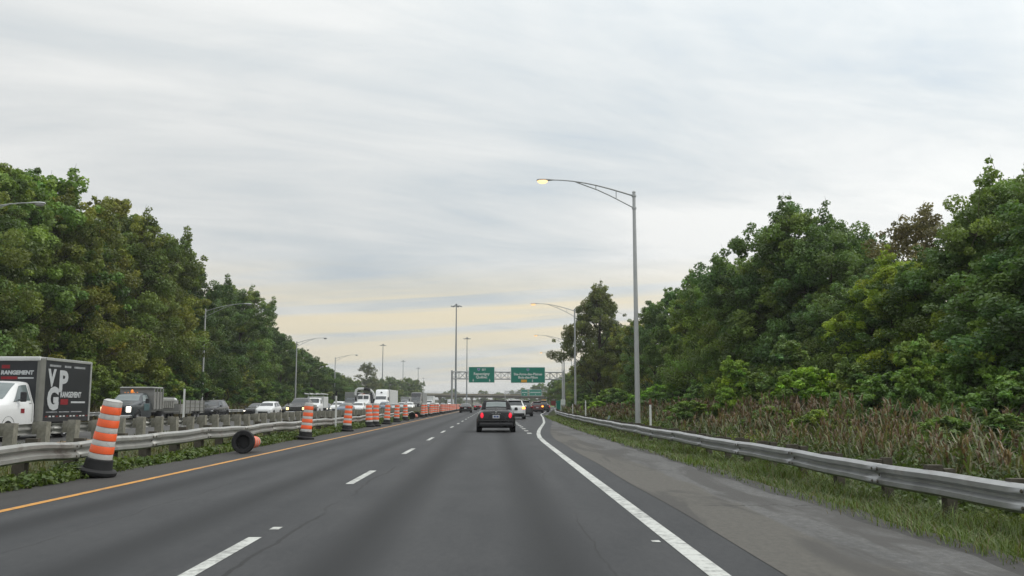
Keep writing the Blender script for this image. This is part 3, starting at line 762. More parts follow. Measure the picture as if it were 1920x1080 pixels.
MB().tube([(bx0, .1, bz(bx0) + 2.5), (bx1, .1, bz(bx1) + 2.5)], .05, 5).build('hand_rail', 'pole_steel', br)
for px_ in (700, 740, 784, 826, 885, 970, 1033):
    x = xat(px_, BY + 6)
    for yy in (3, 6.5, 10): MB().tube([(x, yy, -.5), (x, yy, bz(x) - .7)], .55, 10).build('column', 'concrete', br, smooth=40)
    MB().box(x - .8, x + .8, 1.5, 11.5, bz(x) - .7, bz(x) - .003).build('pier_cap', 'concrete', br, bevel=.1)
ab = 33.0
MB().box(32, 38, 0, 13, -.5, bz(35) - .02).build('abutment', 'concrete', br)
b2 = empty('overpass', 'lower pale ramp bridge seen under the brown overpass', 'bridge', (0, 720, 0))
MB().box(-90, 60, 0, 10, 2.9, 3.9).build('deck', 'concrete', b2)
MB().box(-90, 60, -.25, 0.05, 3.6, 4.7).build('parapet', 'concrete', b2)
for px_ in (800, 850, 880, 905, 950, 985, 1020):
    x = xat(px_, 725); MB().box(x - .6, x + .6, 1, 9, -.5, 2.9).build('column', 'concrete', b2)

def mound(name, x0, x1, y0, y1, h, mat):
    nx, ny = 14, 8; v, f = [], []
    for j in range(ny):
        for i in range(nx):
            u, w = i / (nx - 1), j / (ny - 1)
            e = min(1, 4 * min(u, 1 - u)) * min(1, 4 * min(w, 1 - w))
            v.append((x0 + (x1 - x0) * u, y0 + (y1 - y0) * w, -.5 + (h + .5) * e + .15 * math.sin(i * 2.1 + j)))
    for j in range(ny - 1):
        for i in range(nx - 1): f.append((j * nx + i, j * nx + i + 1, (j + 1) * nx + i + 1, (j + 1) * nx + i))
    me = bpy.data.meshes.new(name); me.from_pydata(v, [], f); me.update(); me.shade_smooth(); me.materials.append(MATS[mat])
    return props(link(name, me), kind='structure')
mound('embankment', -56, -34, 440, 476, 5.2, 'bright_grass')
mound('embankment', 27, 62, 452, 520, 3.6, 'bright_grass')
mound('hill', -400, 500, 1500, 1900, 9, 'soil')
# ------------------------------------------------------------------ vehicles (built facing +Y, then turned)
def chaikin(st):
    out = [st[0]]
    for a_, b_ in zip(st, st[1:]):
        out.append(tuple(.75 * p + .25 * q for p, q in zip(a_, b_))); out.append(tuple(.25 * p + .75 * q for p, q in zip(a_, b_)))
    out.append(st[-1]); return out
class Body:
    """loft of car sections. station = (y, half width, z bottom, z belt, z top, half roof width)"""
    def __init__(s, st, smooth=1):
        st = [tuple(map(float, q)) for q in st]
        for _ in range(smooth): st = chaikin(st)
        s.st = sorted(st, key=lambda q: -q[0]); s.tum = 0.0
    def sec(s, q):
        y, w, zb, zs, zt, wr = q
        d = zt - zs
        return [(0, zb), (w * .84, zb), (w * .965, zb + .05), (w, zb + .3 * (zs - zb)), (w * (1 - s.tum * .25), zb + .62 * (zs - zb)), (w * (.985 - s.tum * .8), zs - .06), (w * (.955 - s.tum), zs),
                (wr + (w * (.955 - s.tum) - wr) * .13, zs + d * .86), (wr - .03, zs + d * .965), (wr * .72, zt), (0, zt + .018)]
    def at(s, y, sp):
        S = s.st
        if y >= S[0][0]: q = S[0]
        elif y <= S[-1][0]: q = S[-1]
        else:
            for a_, b_ in zip(S, S[1:]):
                if b_[0] <= y <= a_[0]:
                    t = (y - a_[0]) / (b_[0] - a_[0]) if b_[0] != a_[0] else 0
                    q = tuple(p + (r_ - p) * t for p, r_ in zip(a_, b_)); break
        pts = s.sec(q); sg = 1
        if sp > 10: sp = 20 - sp; sg = -1
        i = min(int(sp), 9); t = sp - i
        return Vector((sg * (pts[i][0] + (pts[i + 1][0] - pts[i][0]) * t), y, pts[i][1] + (pts[i + 1][1] - pts[i][1]) * t))
    def body(s, name, mat, parent):
        m_ = MB(); n = 20
        for q in s.st:
            h = s.sec(q)
            ring = [(x, q[0], z) for x, z in h] + [(-x, q[0], z) for x, z in h[-2:0:-1]]
            m_.v += ring
        for i in range(len(s.st) - 1):
            for j in range(n): m_.f.append((i * n + j, (i + 1) * n + j, (i + 1) * n + (j + 1) % n, i * n + (j + 1) % n))
        m_.f.append(tuple(range(n))); k = (len(s.st) - 1) * n
        m_.f.append(tuple(k + j for j in reversed(range(n))))
        return m_.build(name, mat, parent, smooth=38)
    def patch(s, name, mat, parent, c00, c10, c11, c01, off=.008, nu=7, nv=7, thick=True):
        """corners (y, s) ; bilinear patch lying just proud of the body"""
        P = []
        for j in range(nv):
            v_ = j / (nv - 1)
            for i in range(nu):
                u = i / (nu - 1)
                yy = (c00[0] * (1 - u) + c10[0] * u) * (1 - v_) + (c01[0] * (1 - u) + c11[0] * u) * v_
                ss = (c00[1] * (1 - u) + c10[1] * u) * (1 - v_) + (c01[1] * (1 - u) + c11[1] * u) * v_
                P.append(s.at(yy, ss))
        m_ = MB(); Q = []
        for j in range(nv):
            for i in range(nu):
                a_ = P[j * nu + min(i + 1, nu - 1)] - P[j * nu + max(i - 1, 0)]
                b_ = P[min(j + 1, nv - 1) * nu + i] - P[max(j - 1, 0) * nu + i]
                n_ = a_.cross(b_)
                n_ = n_.normalized() if n_.length > 1e-9 else Vector((0, 0, 1))
                c_ = P[j * nu + i]
                ref = Vector((c_.x, 0, c_.z - .9 if abs(c_.x) > .3 else 1.0))
                if n_.dot(ref) < 0: n_ = -n_
                Q.append(c_ + n_ * off)
        m_.v = [tuple(p) for p in Q]
        m_.f = [(j * nu + i, j * nu + i + 1, (j + 1) * nu + i + 1, (j + 1) * nu + i) for j in range(nv - 1) for i in range(nu - 1)]
        return m_.build(name, mat, parent, smooth=60)
WHEELS = {}
def wheel(parent, x, y, r, w, rim='rim', z=None):
    key = (r, w, rim)
    if key not in WHEELS:
        rot = Matrix.Rotation(R(90), 4, 'Y')
        a_ = MB().lathe([(r * .62, -w / 2), (r * .93, -w / 2), (r, -w * .35), (r, w * .35), (r * .93, w / 2), (r * .62, w / 2)], 20, rot, cap=False).mesh('wheel', 'tyre', 40)
        b_ = MB().lathe([(.0, -w * .40), (r * .20, -w * .42), (r * .45, -w * .30), (r * .64, -w * .46), (r * .64, w * .46), (r * .45, w * .30), (r * .2, w * .42), (0, w * .40)], 16, rot, cap=False).mesh('rim', rim, 40)
        WHEELS[key] = (a_, b_)
    a_, b_ = WHEELS[key]
    o = link('wheel', a_, parent, (x, y, r if z is None else z)); link('rim', b_, o)
    return o
def blob(name, mat, parent, x, y, z, sx_, sy_, sz_, n=12):
    m_ = MB(); k = 7
    for i in range(k):
        p = -math.pi / 2 + math.pi * i / (k - 1)
        for j in range(n):
            a_ = 2 * math.pi * j / n
            m_.v.append((x + sx_ * math.cos(p) * math.cos(a_), y + sy_ * math.cos(p) * math.sin(a_), z + sz_ * math.sin(p)))
    m_.f = [(i * n + j, i * n + (j + 1) % n, (i + 1) * n + (j + 1) % n, (i + 1) * n + j) for i in range(k - 1) for j in range(n)]
    return m_.build(name, mat, parent, smooth=80)
ST = {
 'mini': [(1.92, .60, .30, .60, .64, .5), (1.82, .76, .24, .76, .80, .62), (1.3, .84, .2, .90, .95, .7), (.75, .86, .18, .97, 1.02, .72), (.2, .88, .18, 1.0, 1.41, .56), (-.3, .89, .18, 1.0, 1.47, .58), (-1.05, .90, .18, 1.0, 1.45, .57), (-1.40, .90, .2, .97, 1.12, .60), (-1.54, .90, .2, .94, 1.05, .60), (-1.78, .89, .22, .90, 1.01, .58), (-1.88, .86, .28, .85, .95, .54), (-1.9, .80, .34, .80, .90, .50)],
 'suv': [(2.36, .66, .34, .68, .72, .55), (2.28, .82, .26, .84, .88, .70), (2.0, .91, .22, .97, 1.02, .78), (1.2, .94, .20, 1.04, 1.11, .80), (.35, .95, .20, 1.07, 1.60, .62), (-.3, .95, .20, 1.08, 1.70, .64), (-1.5, .94, .2, 1.10, 1.67, .62), (-1.95, .93, .24, 1.10, 1.58, .60), (-2.28, .90, .28, 1.06, 1.12, .74), (-2.36, .84, .34, .96, 1.0, .70)],
 'sedan': [(2.38, .62, .30, .58, .62, .5), (2.28, .80, .22, .72, .76, .66), (1.9, .88, .18, .83, .88, .74), (1.0, .90, .17, .92, .98, .74), (.15, .91, .17, .94, 1.38, .56), (-.45, .91, .17, .95, 1.45, .58), (-1.1, .91, .17, .97, 1.36, .56), (-1.7, .90, .18, .99, 1.06, .70), (-2.2, .87, .22, .97, 1.01, .70), (-2.38, .78, .30, .88, .92, .62)],
 'pickup': [(2.95, .78, .42, 1.00, 1.04, .70), (2.88, .95, .34, 1.10, 1.14, .84), (2.5, 1.0, .32, 1.18, 1.22, .86), (1.45, 1.01, .30, 1.22, 1.28, .86), (.75, 1.01, .30, 1.25, 1.82, .70), (.2, 1.01, .30, 1.25, 1.93, .72), (-.75, 1.01, .30, 1.25, 1.90, .71), (-1.0, 1.01, .30, 1.25, 1.45, .76), (-1.1, 1.01, .34, 1.22, 1.24, .88), (-2.8, 1.0, .40, 1.22, 1.24, .88), (-2.9, .97, .44, 1.18, 1.2, .86)],
}
def car(kind, label, cat, name, x, y, facing, paint, lights='off', tails='off', turn=0, detail=2, z=0.0, group=None, scale=1.0, rim='rim', glass='glass', roof=None):
    """facing 'us' = oncoming, 'away' = same way as us"""
    t_ = empty(name, label, cat, (x, y, z), math.pi if facing == 'us' else 0.0, group)
    t_.scale = (scale,) * 3
    st = ST[kind]; B = Body(st)
    if kind == 'mini': B.tum = .085
    L = st[0][0]; Rr = st[-1][0]
    B.body('body', paint, t_)
    rows = {'mini': (.68, .26, -.42, -.92), 'suv': (1.02, .50, -.42, -1.35), 'sedan': (.86, .28, -.42, -1.15), 'pickup': (1.28, .86, .02, -.72)}[kind]
    ya, yb, yc, yd = rows
    # glazing
    B.patch('windshield', glass, t_, (ya + .08, 8.05), (ya + .08, 11.95), (yb - .02, 11.95), (yb - .02, 8.05), off=.012, nu=9)
    if kind == 'mini': B.patch('rear_window', 'glass_light', t_, (-1.08, 8.72), (-1.08, 11.28), (-1.36, 11.35), (-1.36, 8.65), off=.015, nu=9)
    elif kind == 'suv': B.patch('rear_window', glass, t_, (-1.86, 8.2), (-1.86, 11.8), (-2.24, 11.9), (-2.24, 8.1), off=.012, nu=9)
    elif kind == 'sedan': B.patch('rear_window', glass, t_, (-1.05, 8.2), (-1.05, 11.8), (-1.66, 11.9), (-1.66, 8.1), off=.012, nu=9)
    else: B.patch('rear_window', glass, t_, (-.80, 8.3), (-.80, 11.7), (-1.0, 11.7), (-1.0, 8.3), off=.012, nu=9)
    for sg in (0, 1):
        f_ = (lambda s_: s_) if sg == 0 else (lambda s_: 20 - s_)
        B.patch('side_window', glass, t_, (ya - .22, f_(6.12)), ((yb + yc) / 2 - .22, f_(6.1)), ((yb + yc) / 2 - .22, f_(6.95)), (yb - .05, f_(6.95)), off=.01)
        B.patch('side_window', glass, t_, ((yb + yc) / 2 - .32, f_(6.1)), (yd - .1, f_(6.15)), (yd + .06, f_(6.93)), ((yb + yc) / 2 - .32, f_(6.95)), off=.01)
        if kind == 'suv': B.patch('side_window', glass, t_, (yd - .2, f_(6.2)), (yd - .62, f_(6.3)), (yd - .45, f_(6.9)), (yd - .05, f_(6.92)), off=.01)
    if roof and kind == 'mini': pass
    w = max(q[1] for q in st)
    # wheels
    r = {'mini': .315, 'suv': .37, 'sedan': .335, 'pickup': .40}[kind]
    yf, yr = {'mini': (1.22, -1.28), 'suv': (1.45, -1.42), 'sedan': (1.45, -1.38), 'pickup': (1.95, -1.85)}[kind]
    for yy in (yf, yr):
        for sg in (-1, 1):
            wheel(t_, sg * (w - .105), yy, r, .22, rim)
            MB().lathe([(r * 1.17, -.012), (r * 1.17, .006), (r * .9, .006), (r * .9, -.012)], 18, Matrix.Translation((sg * (w + .002), yy, r + .02)) @ Matrix.Rotation(R(90), 4, 'Y'), cap=False).build('wheel_arch', 'plastic', t_)
    # mirrors
    zb_ = st[4][3]
    for sg in (-1, 1):
        m_ = MB().box(sg * (w + .09) - .09, sg * (w + .09) + .09, ya - .27, ya - .15, zb_ + .0, zb_ + .15, .02, .01)
        m_.build('mirror', paint if kind != 'pickup' else 'plastic', t_, bevel=.03)
    # front
    zh = st[1][3]
    hw = st[1][1]
    hm = {'off': 'head_off', 'on': 'head_on', 'warm': 'head_warm'}[lights]
    if kind == 'pickup':
        BOX('grille', 'plastic', t_, -.56, .56, L - .06, L + .02, .66, 1.04, .03)
        gr = BOX('grille_surround', 'chrome', t_, -.62, .62, L - .05, L + .012, 1.045, 1.10, .02)
        for zz in (.74, .85, .95): BOX('grille_bar', 'chrome', t_, -.55, .55, L + .022, L + .04, zz, zz + .022, 0)
        BOX('front_bumper', 'chrome', t_, -.95, .95, L - .14, L + .10, .38, .60, .04)
        for sg in (-1, 1): BOX('headlight', hm, t_, sg * .78 - .13, sg * .78 + .13, L - .12, L + .03, .74, 1.0, .03)
    else:
        zg = zh * .52
        BOX('grille', 'plastic', t_, -hw * .62, hw * .62, L - .14, L + .012, zh * .46, zh * .76, .03)
        BOX('front_bumper', 'plastic', t_, -hw * .82, hw * .82, L - .2, L + .02, zh * .34, zh * .44, .02)
        for sg in (-1, 1): blob('headlight', hm, t_, sg * hw * .80, L - .13, zh * .84, .17, .13, .075)
    if detail > 1: BOX('license_plate', 'plate', t_, -.17, .17, Rr - .028, Rr - .004, zh * .86, zh * .86 + .16) if kind != 'mini' else None
    # rear
    zt_ = st[-2][3]; rw = st[-2][1]
    tm = {'off': 'tail_off', 'on': 'tail_on'}[tails]
    if kind == 'mini':
        for sg in (-1, 1):
            blob('tail_light', tm, t_, sg * .655, Rr + .04, .775, .088, .085, .14)
            MB().lathe([(1.0, -.02), (1.12, .0), (1.0, .03)], 16, Matrix.Translation((sg * .655, Rr + .015, .775)) @ Matrix.Rotation(R(90), 4, 'X') @ Matrix.Diagonal((.094, .147, 1, 1)), cap=False).build('tail_light_rim', 'charcoal', t_, smooth=60)
        BOX('trunk_recess', 'plastic', t_, -.34, .34, Rr - .012, Rr + .05, .63, .83, .02)
        pl = BOX('license_plate', 'plate', t_, -.16, .16, Rr - .025, Rr - .014, .65, .80, 0)
        for xx in (-.115, .015): BOX('plate_print', 'plate_blue', pl, xx, xx + .10, Rr - .028, Rr - .02, .685, .765)
        BOX('rear_bumper', 'plastic', t_, -.78, .78, Rr - .05, Rr + .15, .27, .46, .07)
        BOX('bumper_crease', 'charcoal', t_, -.79, .79, Rr - .035, Rr + .1, .50, .56, .02)
        for k, ch in enumerate('COOPER'):
            MB().box(-.20 + k * .072, -.16 + k * .072, Rr - .012, Rr + .02, .865, .89).build('badge', 'alu', t_)
        blob('emblem', 'alu', t_, 0, Rr + .03, .935, .085, .03, .022)
        m_ = MB().tube([(-.02, -1.0, 1.42), (-.02, -1.18, 1.58)], .008, 5); m_.build('antenna', 'plastic', t_)
        # soft top shell over the cabin
        B.patch('soft_top', 'soft_top', t_, (.12, 7.3), (.12, 12.7), (-1.02, 12.7), (-1.02, 7.3), off=.02, nu=13, nv=9)
        B.patch('soft_top_rear', 'soft_top', t_, (-1.02, 7.0), (-1.02, 8.6), (-1.47, 8.6), (-1.47, 6.5), off=.018)
        B.patch('soft_top_rear', 'soft_top', t_, (-1.02, 13.0), (-1.02, 11.4), (-1.47, 11.4), (-1.47, 13.5), off=.018)
    else:
        for sg in (-1, 1):
            mt = 'turn_on' if (turn and sg == turn) else tm
            if kind == 'suv': BOX('tail_light', mt, t_, sg * rw * .84 - .13, sg * rw * .84 + .13, Rr - .01, Rr + .16, zt_ * .83, zt_ * 1.0, .03)
            elif kind == 'sedan': BOX('tail_light', mt, t_, sg * rw * .70 - .2, sg * rw * .70 + .2, Rr - .012, Rr + .16, zt_ * .76, zt_ * .88, .03)
            else: BOX('tail_light', mt, t_, sg * .86 - .09, sg * .86 + .09, Rr - .02, Rr + .1, .82, 1.14, .02)
        BOX('rear_bumper', 'plastic', t_, -rw * .93, rw * .93, Rr - .05, Rr + .15, st[-2][2] + .02, zt_ * .5, .05)
        if kind == 'suv':
            BOX('roof_spoiler', paint, t_, -.60, .60, -2.06, -1.80, 1.60, 1.665, .025)
            BOX('license_plate', 'plate', t_, -.17, .17, Rr - .03, Rr - .004, zt_ * .68, zt_ * .68 + .15) if False else None
    return t_
# --- traffic ahead of us
car('mini', 'small black convertible with dark soft top and red oval tail lights', 'car', 'convertible_car', .16, 42.5 + 1.92, 'away', 'charcoal', tails='on', rim='rim_dark')
car('suv', 'white crossover with orange turn signal ahead of the black convertible', 'car', 'crossover_car', 1.92, 79 + 2.4, 'away', 'white', tails='off', turn=1)
car('suv', 'black crossover following in the exit lane beyond the white one', 'car', 'crossover_car', 3.35, 97 + 2.4, 'away', 'black', tails='off')
car('suv', 'dark red crossover with orange signal light entering the exit ramp', 'car', 'crossover_car', 6.55, 134 + 2.4, 'away', 'maroon', tails='on', turn=1)
car('sedan', 'small red car farthest along the exit ramp', 'car', 'sedan_car', 11.1, 192, 'away', 'red', tails='on', detail=1)
car('suv', 'dark van farther up the exit ramp', 'car', 'crossover_car', 8.2, 152, 'away', 'black', tails='off', detail=1, scale=1.12)
car('sedan', 'black sedan alone in the left lane near the drums', 'car', 'sedan_car', -4.1, 140, 'away', 'charcoal', tails='off')
car('sedan', 'red car far ahead in the left lane', 'car', 'sedan_car', -3.3, 205, 'away', 'maroon', tails='on', detail=1)
# --- oncoming cars
G = 'oncoming traffic'
car('suv', 'dark crossover behind the grey trailer with one headlight showing', 'car', 'crossover_car', -25.1, 80 + 2.3, 'us', 'charcoal', 'off', group=G)
car('suv', 'white crossover with wide black grille, first of the oncoming queue', 'car', 'crossover_car', -22.5, 90 + 2.3, 'us', 'white', 'off', group=G, scale=.93)
car('sedan', 'dark sedan half hidden left of the white crossover', 'car', 'sedan_car', -25.2, 96 + 2.3, 'us', 'charcoal', 'on', group=G)
car('pickup', 'black pickup with chrome grille and glowing yellow headlight', 'pickup', 'pickup_truck', -19.3, 90 + 2.9, 'us', 'charcoal', 'warm', group=G)
car('sedan', 'dark sedan between the white crossover and the black pickup', 'car', 'sedan_car', -24.6, 110 + 2.3, 'us', 'charcoal', 'warm', group=G)
car('suv', 'white crossover left of the stake with black top', 'car', 'crossover_car', -22.0, 131, 'us', 'white', 'on', group=G)
car('sedan', 'dark green car left of the queued white crossover', 'car', 'sedan_car', -25.0, 137, 'us', 'slate', 'on', group=G)
car('sedan', 'blue grey sedan just left of the third drum', 'car', 'sedan_car', -18.6, 116, 'us', 'blue_grey', 'off', group=G)
car('suv', 'white car between the third drum and the close pair of drums', 'car', 'crossover_car', -18.1, 124, 'us', 'white', 'off', group=G, scale=.95)
car('sedan', 'dark car behind the close pair of drums', 'car', 'sedan_car', -18.0, 139, 'us', 'slate', 'off', group=G)
car('suv', 'dark crossover in front of the white semi truck', 'car', 'crossover_car', -17.9, 152, 'us', 'blue_grey', 'on', group=G)
car('sedan', 'pale blue sedan right of the white semi cab', 'car', 'sedan_car', -17.8, 166, 'us', 'silver', 'on', group=G)
car('suv', 'silver car beside the white semi trailer', 'car', 'crossover_car', -18.0, 181, 'us', 'silver', 'on', group=G)
far = [(-17.8, 197, 'suv', 'white', 'on', 'white'), (-21.5, 196, 'sedan', 'silver', 'on', 'silver'), (-17.9, 236, 'suv', 'silver', 'warm', 'silver'), (-21.4, 230, 'pickup', 'silver', 'on', 'silver'), (-18.0, 252, 'sedan', 'slate', 'on', 'dark'), (-21.4, 262, 'suv', 'white', 'on', 'white'), (-18.0, 272, 'suv', 'charcoal', 'warm', 'dark'), (-21.6, 285, 'sedan', 'blue_grey', 'on', 'blue'), (-18.0, 296, 'sedan', 'white', 'on', 'white'), (-21.6, 318, 'suv', 'silver', 'on', 'silver'), (-18.0, 330, 'suv', 'blue_grey', 'on', 'blue'), (-21.4, 352, 'suv', 'white', 'on', 'white'), (-18.0, 372, 'sedan', 'silver', 'on', 'silver'), (-25.0, 205, 'suv', 'white', 'off', 'white'), (-25.0, 240, 'sedan', 'slate', 'on', 'dark')]
for k, (x, y, kd, p, l, cn) in enumerate(far):
    lane = {-17: 'right', -18: 'right', -21: 'middle', -25: 'left'}[int(x)]
    car(kd, '%s oncoming vehicle in the distant %s lane, %s of the far queue' % (cn, lane, ordw(k)), 'car', 'distant_car', x, y, 'us', p, l, detail=1, group=G)
# cars up on the lower ramp bridge
for k, (px_, p, cn, kd) in enumerate(((937, 'white', 'white van', 'suv'), (1000, 'white', 'white car', 'sedan'), (868, 'silver', 'silver car', 'sedan'), (905, 'slate', 'dark car', 'sedan'))):
    o = car(kd, cn + ' driving across the lower ramp bridge', 'car', 'distant_car', xat(px_, 722), 724, 'us', p, detail=1, z=3.9, scale=1.15)
    o.rotation_euler = (0, 0, R(90))

# --- cube van
def cube_van(x, y):
    """y = front wall of the box, x = middle of the vehicle"""
    t_ = empty('moving_van', 'white moving van with black printed cargo box, nearest oncoming vehicle', 'truck', (x, y, 0), math.pi, 'oncoming traffic')
    w = 1.13
    b_ = MB().box(-w, w, -4.25, -.18, .80, 3.02).build('cargo_box', 'wrap_black', t_)
    MB().box(-w + .02, w - .02, -.18, 0, .80, 3.0, .0, .0).build('box_nose', 'wrap_black', t_, bevel=.05)
    for sg in (-1, 1):
        MB().box(sg * (w - .05) - .08, sg * (w - .05) + .08, -.40, .03, .62, 3.03).build('corner_post', 'alu_dark', t_, bevel=.06)
        MB().box(sg * w - .035, sg * w + .035, -4.30, -4.18, .62, 3.03).build('rear_post', 'alu', t_, bevel=.015)
        MB().box(sg * w - .03, sg * w + .03, -4.18, -.40, 2.94, 3.05).build('top_rail', 'alu', t_, bevel=.015)
        MB().box(sg * w - .02, sg * w + .025, -4.18, -.40, .62, .80).build('bottom_rail', 'plastic', t_, bevel=.01)
        for k in range(13):
            if k % 2 == 0 or True:
                MB().box(sg * w - .01, sg * (w + .006) if sg > 0 else sg * w + .01, -4.15 + k * .285, -4.15 + k * .285 + .16, .81, .86).build('reflector', 'white_dull' if k % 3 else 'sign_red', t_) if sg > 0 else MB().box(-w - .006, -w + .01, -4.15 + k * .285, -4.15 + k * .285 + .16, .81, .86).build('reflector', 'white_dull' if k % 3 else 'sign_red', t_)
    MB().box(-w, w, -4.25, .0, 3.021, 3.05).build('roof', 'white_dull', t_)
    MB().box(-w, w, -.1, .06, 2.90, 3.06).build('nose_cap', 'white_dull', t_, bevel=.04)
    # print on the side that faces the median (local -X) : lettering runs towards the rear
    rotL = (R(90), 0, R(-90))
    def side(s_, size, yy, zz, mat, bold=.0, shear=0):
        me = text_mesh(s_, size, mat, bold, .003, shear)
        return link('lettering', me, t_, (-w - .006, yy, zz), rotL)
    side('V', .86, -.92, 2.26, 'print_white', .045); side('P', 1.1, -1.85, 2.14, 'print_white', .05).scale = (1.25, 1, 1)
    side('G', 1.12, -1.10, 1.47, 'print_white', .06).scale = (1.1, 1, 1)
    MB().box(-w - .007, -w - .001, -1.58, -1.18, 1.26, 1.40).build('print_bar', 'print_grey', t_)
    side('RANGEMENT', .30, -2.55, 1.66, 'print_white', .012, .1)
    MB().box(-w - .006, -w - .001, -2.35, -1.72, 1.28, 1.50).build('print_patch', 'print_red', t_)
    for (a_, c_, z_, h_, m_) in ((-3.85, -2.6, 1.34, .07, 'print_white'), (-1.6, -.7, 2.72, .08, 'print_grey'), (-2.45, -1.9, 2.72, .08, 'print_grey'), (-3.7, -2.7, 2.72, .08, 'print_grey'), (-1.5, -.6, .98, .04, 'print_grey'), (-2.5, -1.65, .98, .04, 'print_grey'), (-3.6, -2.65, .98, .04, 'print_grey')):
        MB().box(-w - .006, -w - .001, a_, c_, z_, z_ + h_).build('print_line', m_, t_)
    rotF = (R(90), 0, R(180))
    link('lettering', text_mesh('RANGEMENT', .20, 'print_white', .012, .003, .1), t_, (-.28, .008, 2.46), rotF)
    MB().box(-.30, .3, .001, .006, 2.22, 2.32).build('print_patch', 'print_red', t_)
    MB().box(-.90, -.32, .001, .006, 2.24, 2.29).build('print_line', 'print_white', t_)
    MB().box(.0, .3, .001, .006, 2.62, 2.75).build('print_patch', 'print_red', t_)
    # cab
    st = [(2.95, .72, .42, .92, .96, .6), (2.85, .92, .36, 1.05, 1.10, .74), (2.55, .99, .32, 1.22, 1.27, .80), (1.85, 1.0, .32, 1.32, 1.40, .80), (.95, 1.0, .32, 1.36, 2.02, .70), (.6, 1.0, .32, 1.36, 2.13, .72), (.15, 1.0, .32, 1.36, 2.13, .72), (.02, 1.0, .32, 1.36, 2.10, .72)]
    B = Body(st); B.body('cab', 'white', t_)
    B.patch('windshield', 'glass_light', t_, (1.78, 8.02), (1.78, 11.98), (.84, 11.98), (.84, 8.02), off=.012, nu=11)
    for f_ in ((lambda s_: s_), (lambda s_: 20 - s_)):
        B.patch('side_window', 'glass_light', t_, (1.40, f_(6.1)), (.22, f_(6.1)), (.27, f_(6.96)), (.78, f_(6.96)), off=.012)
        B.patch('door_seam', 'alu_dark', t_, (.16, f_(3.1)), (.135, f_(3.1)), (.135, f_(6.9)), (.16, f_(6.9)), off=.006, nu=2)
        B.patch('door_handle', 'plastic', t_, (.38, f_(5.2)), (.22, f_(5.2)), (.22, f_(5.5)), (.38, f_(5.5)), off=.02, nu=3, nv=3)
    for sg in (-1, 1):
        MB().box(sg * 1.13 - .10, sg * 1.13 + .10, 1.02, 1.16, 1.38, 1.74).build('mirror', 'plastic', t_, bevel=.04)
        MB().tube([(sg * .95, 1.1, 1.45), (sg * 1.1, 1.08, 1.45)], .02, 5).build('mirror_arm', 'plastic', t_)
        blob('headlight', 'amber', t_, sg * .86, 2.78, .86, .12, .14, .20)
        wheel(t_, sg * .90, 1.78, .37, .24); wheel(t_, sg * .88, -2.3, .37, .40)
        MB().lathe([(.46, -.012), (.46, .012), (.3, .012), (.3, -.012)], 18, Matrix.Translation((sg * 1.001, 1.78, .42)) @ Matrix.Rotation(R(90), 4, 'Y'), cap=False).build('wheel_arch', 'plastic', t_)
    MB().box(-.55, .55, 2.8, 2.98, .55, .90).build('grille', 'plastic', t_, bevel=.03)
    MB().box(-.95, .95, 2.8, 3.06, .36, .52).build('front_bumper', 'plastic', t_, bevel=.03)
    MB().box(-1.012, -.998, .72, .96, .98, 1.14).build('door_emblem', 'print_red', t_)
    MB().box(-.5, .5, -4.4, 2.5, .42, .62).build('chassis', 'plastic', t_)
cube_van(-17.95, 34.2)

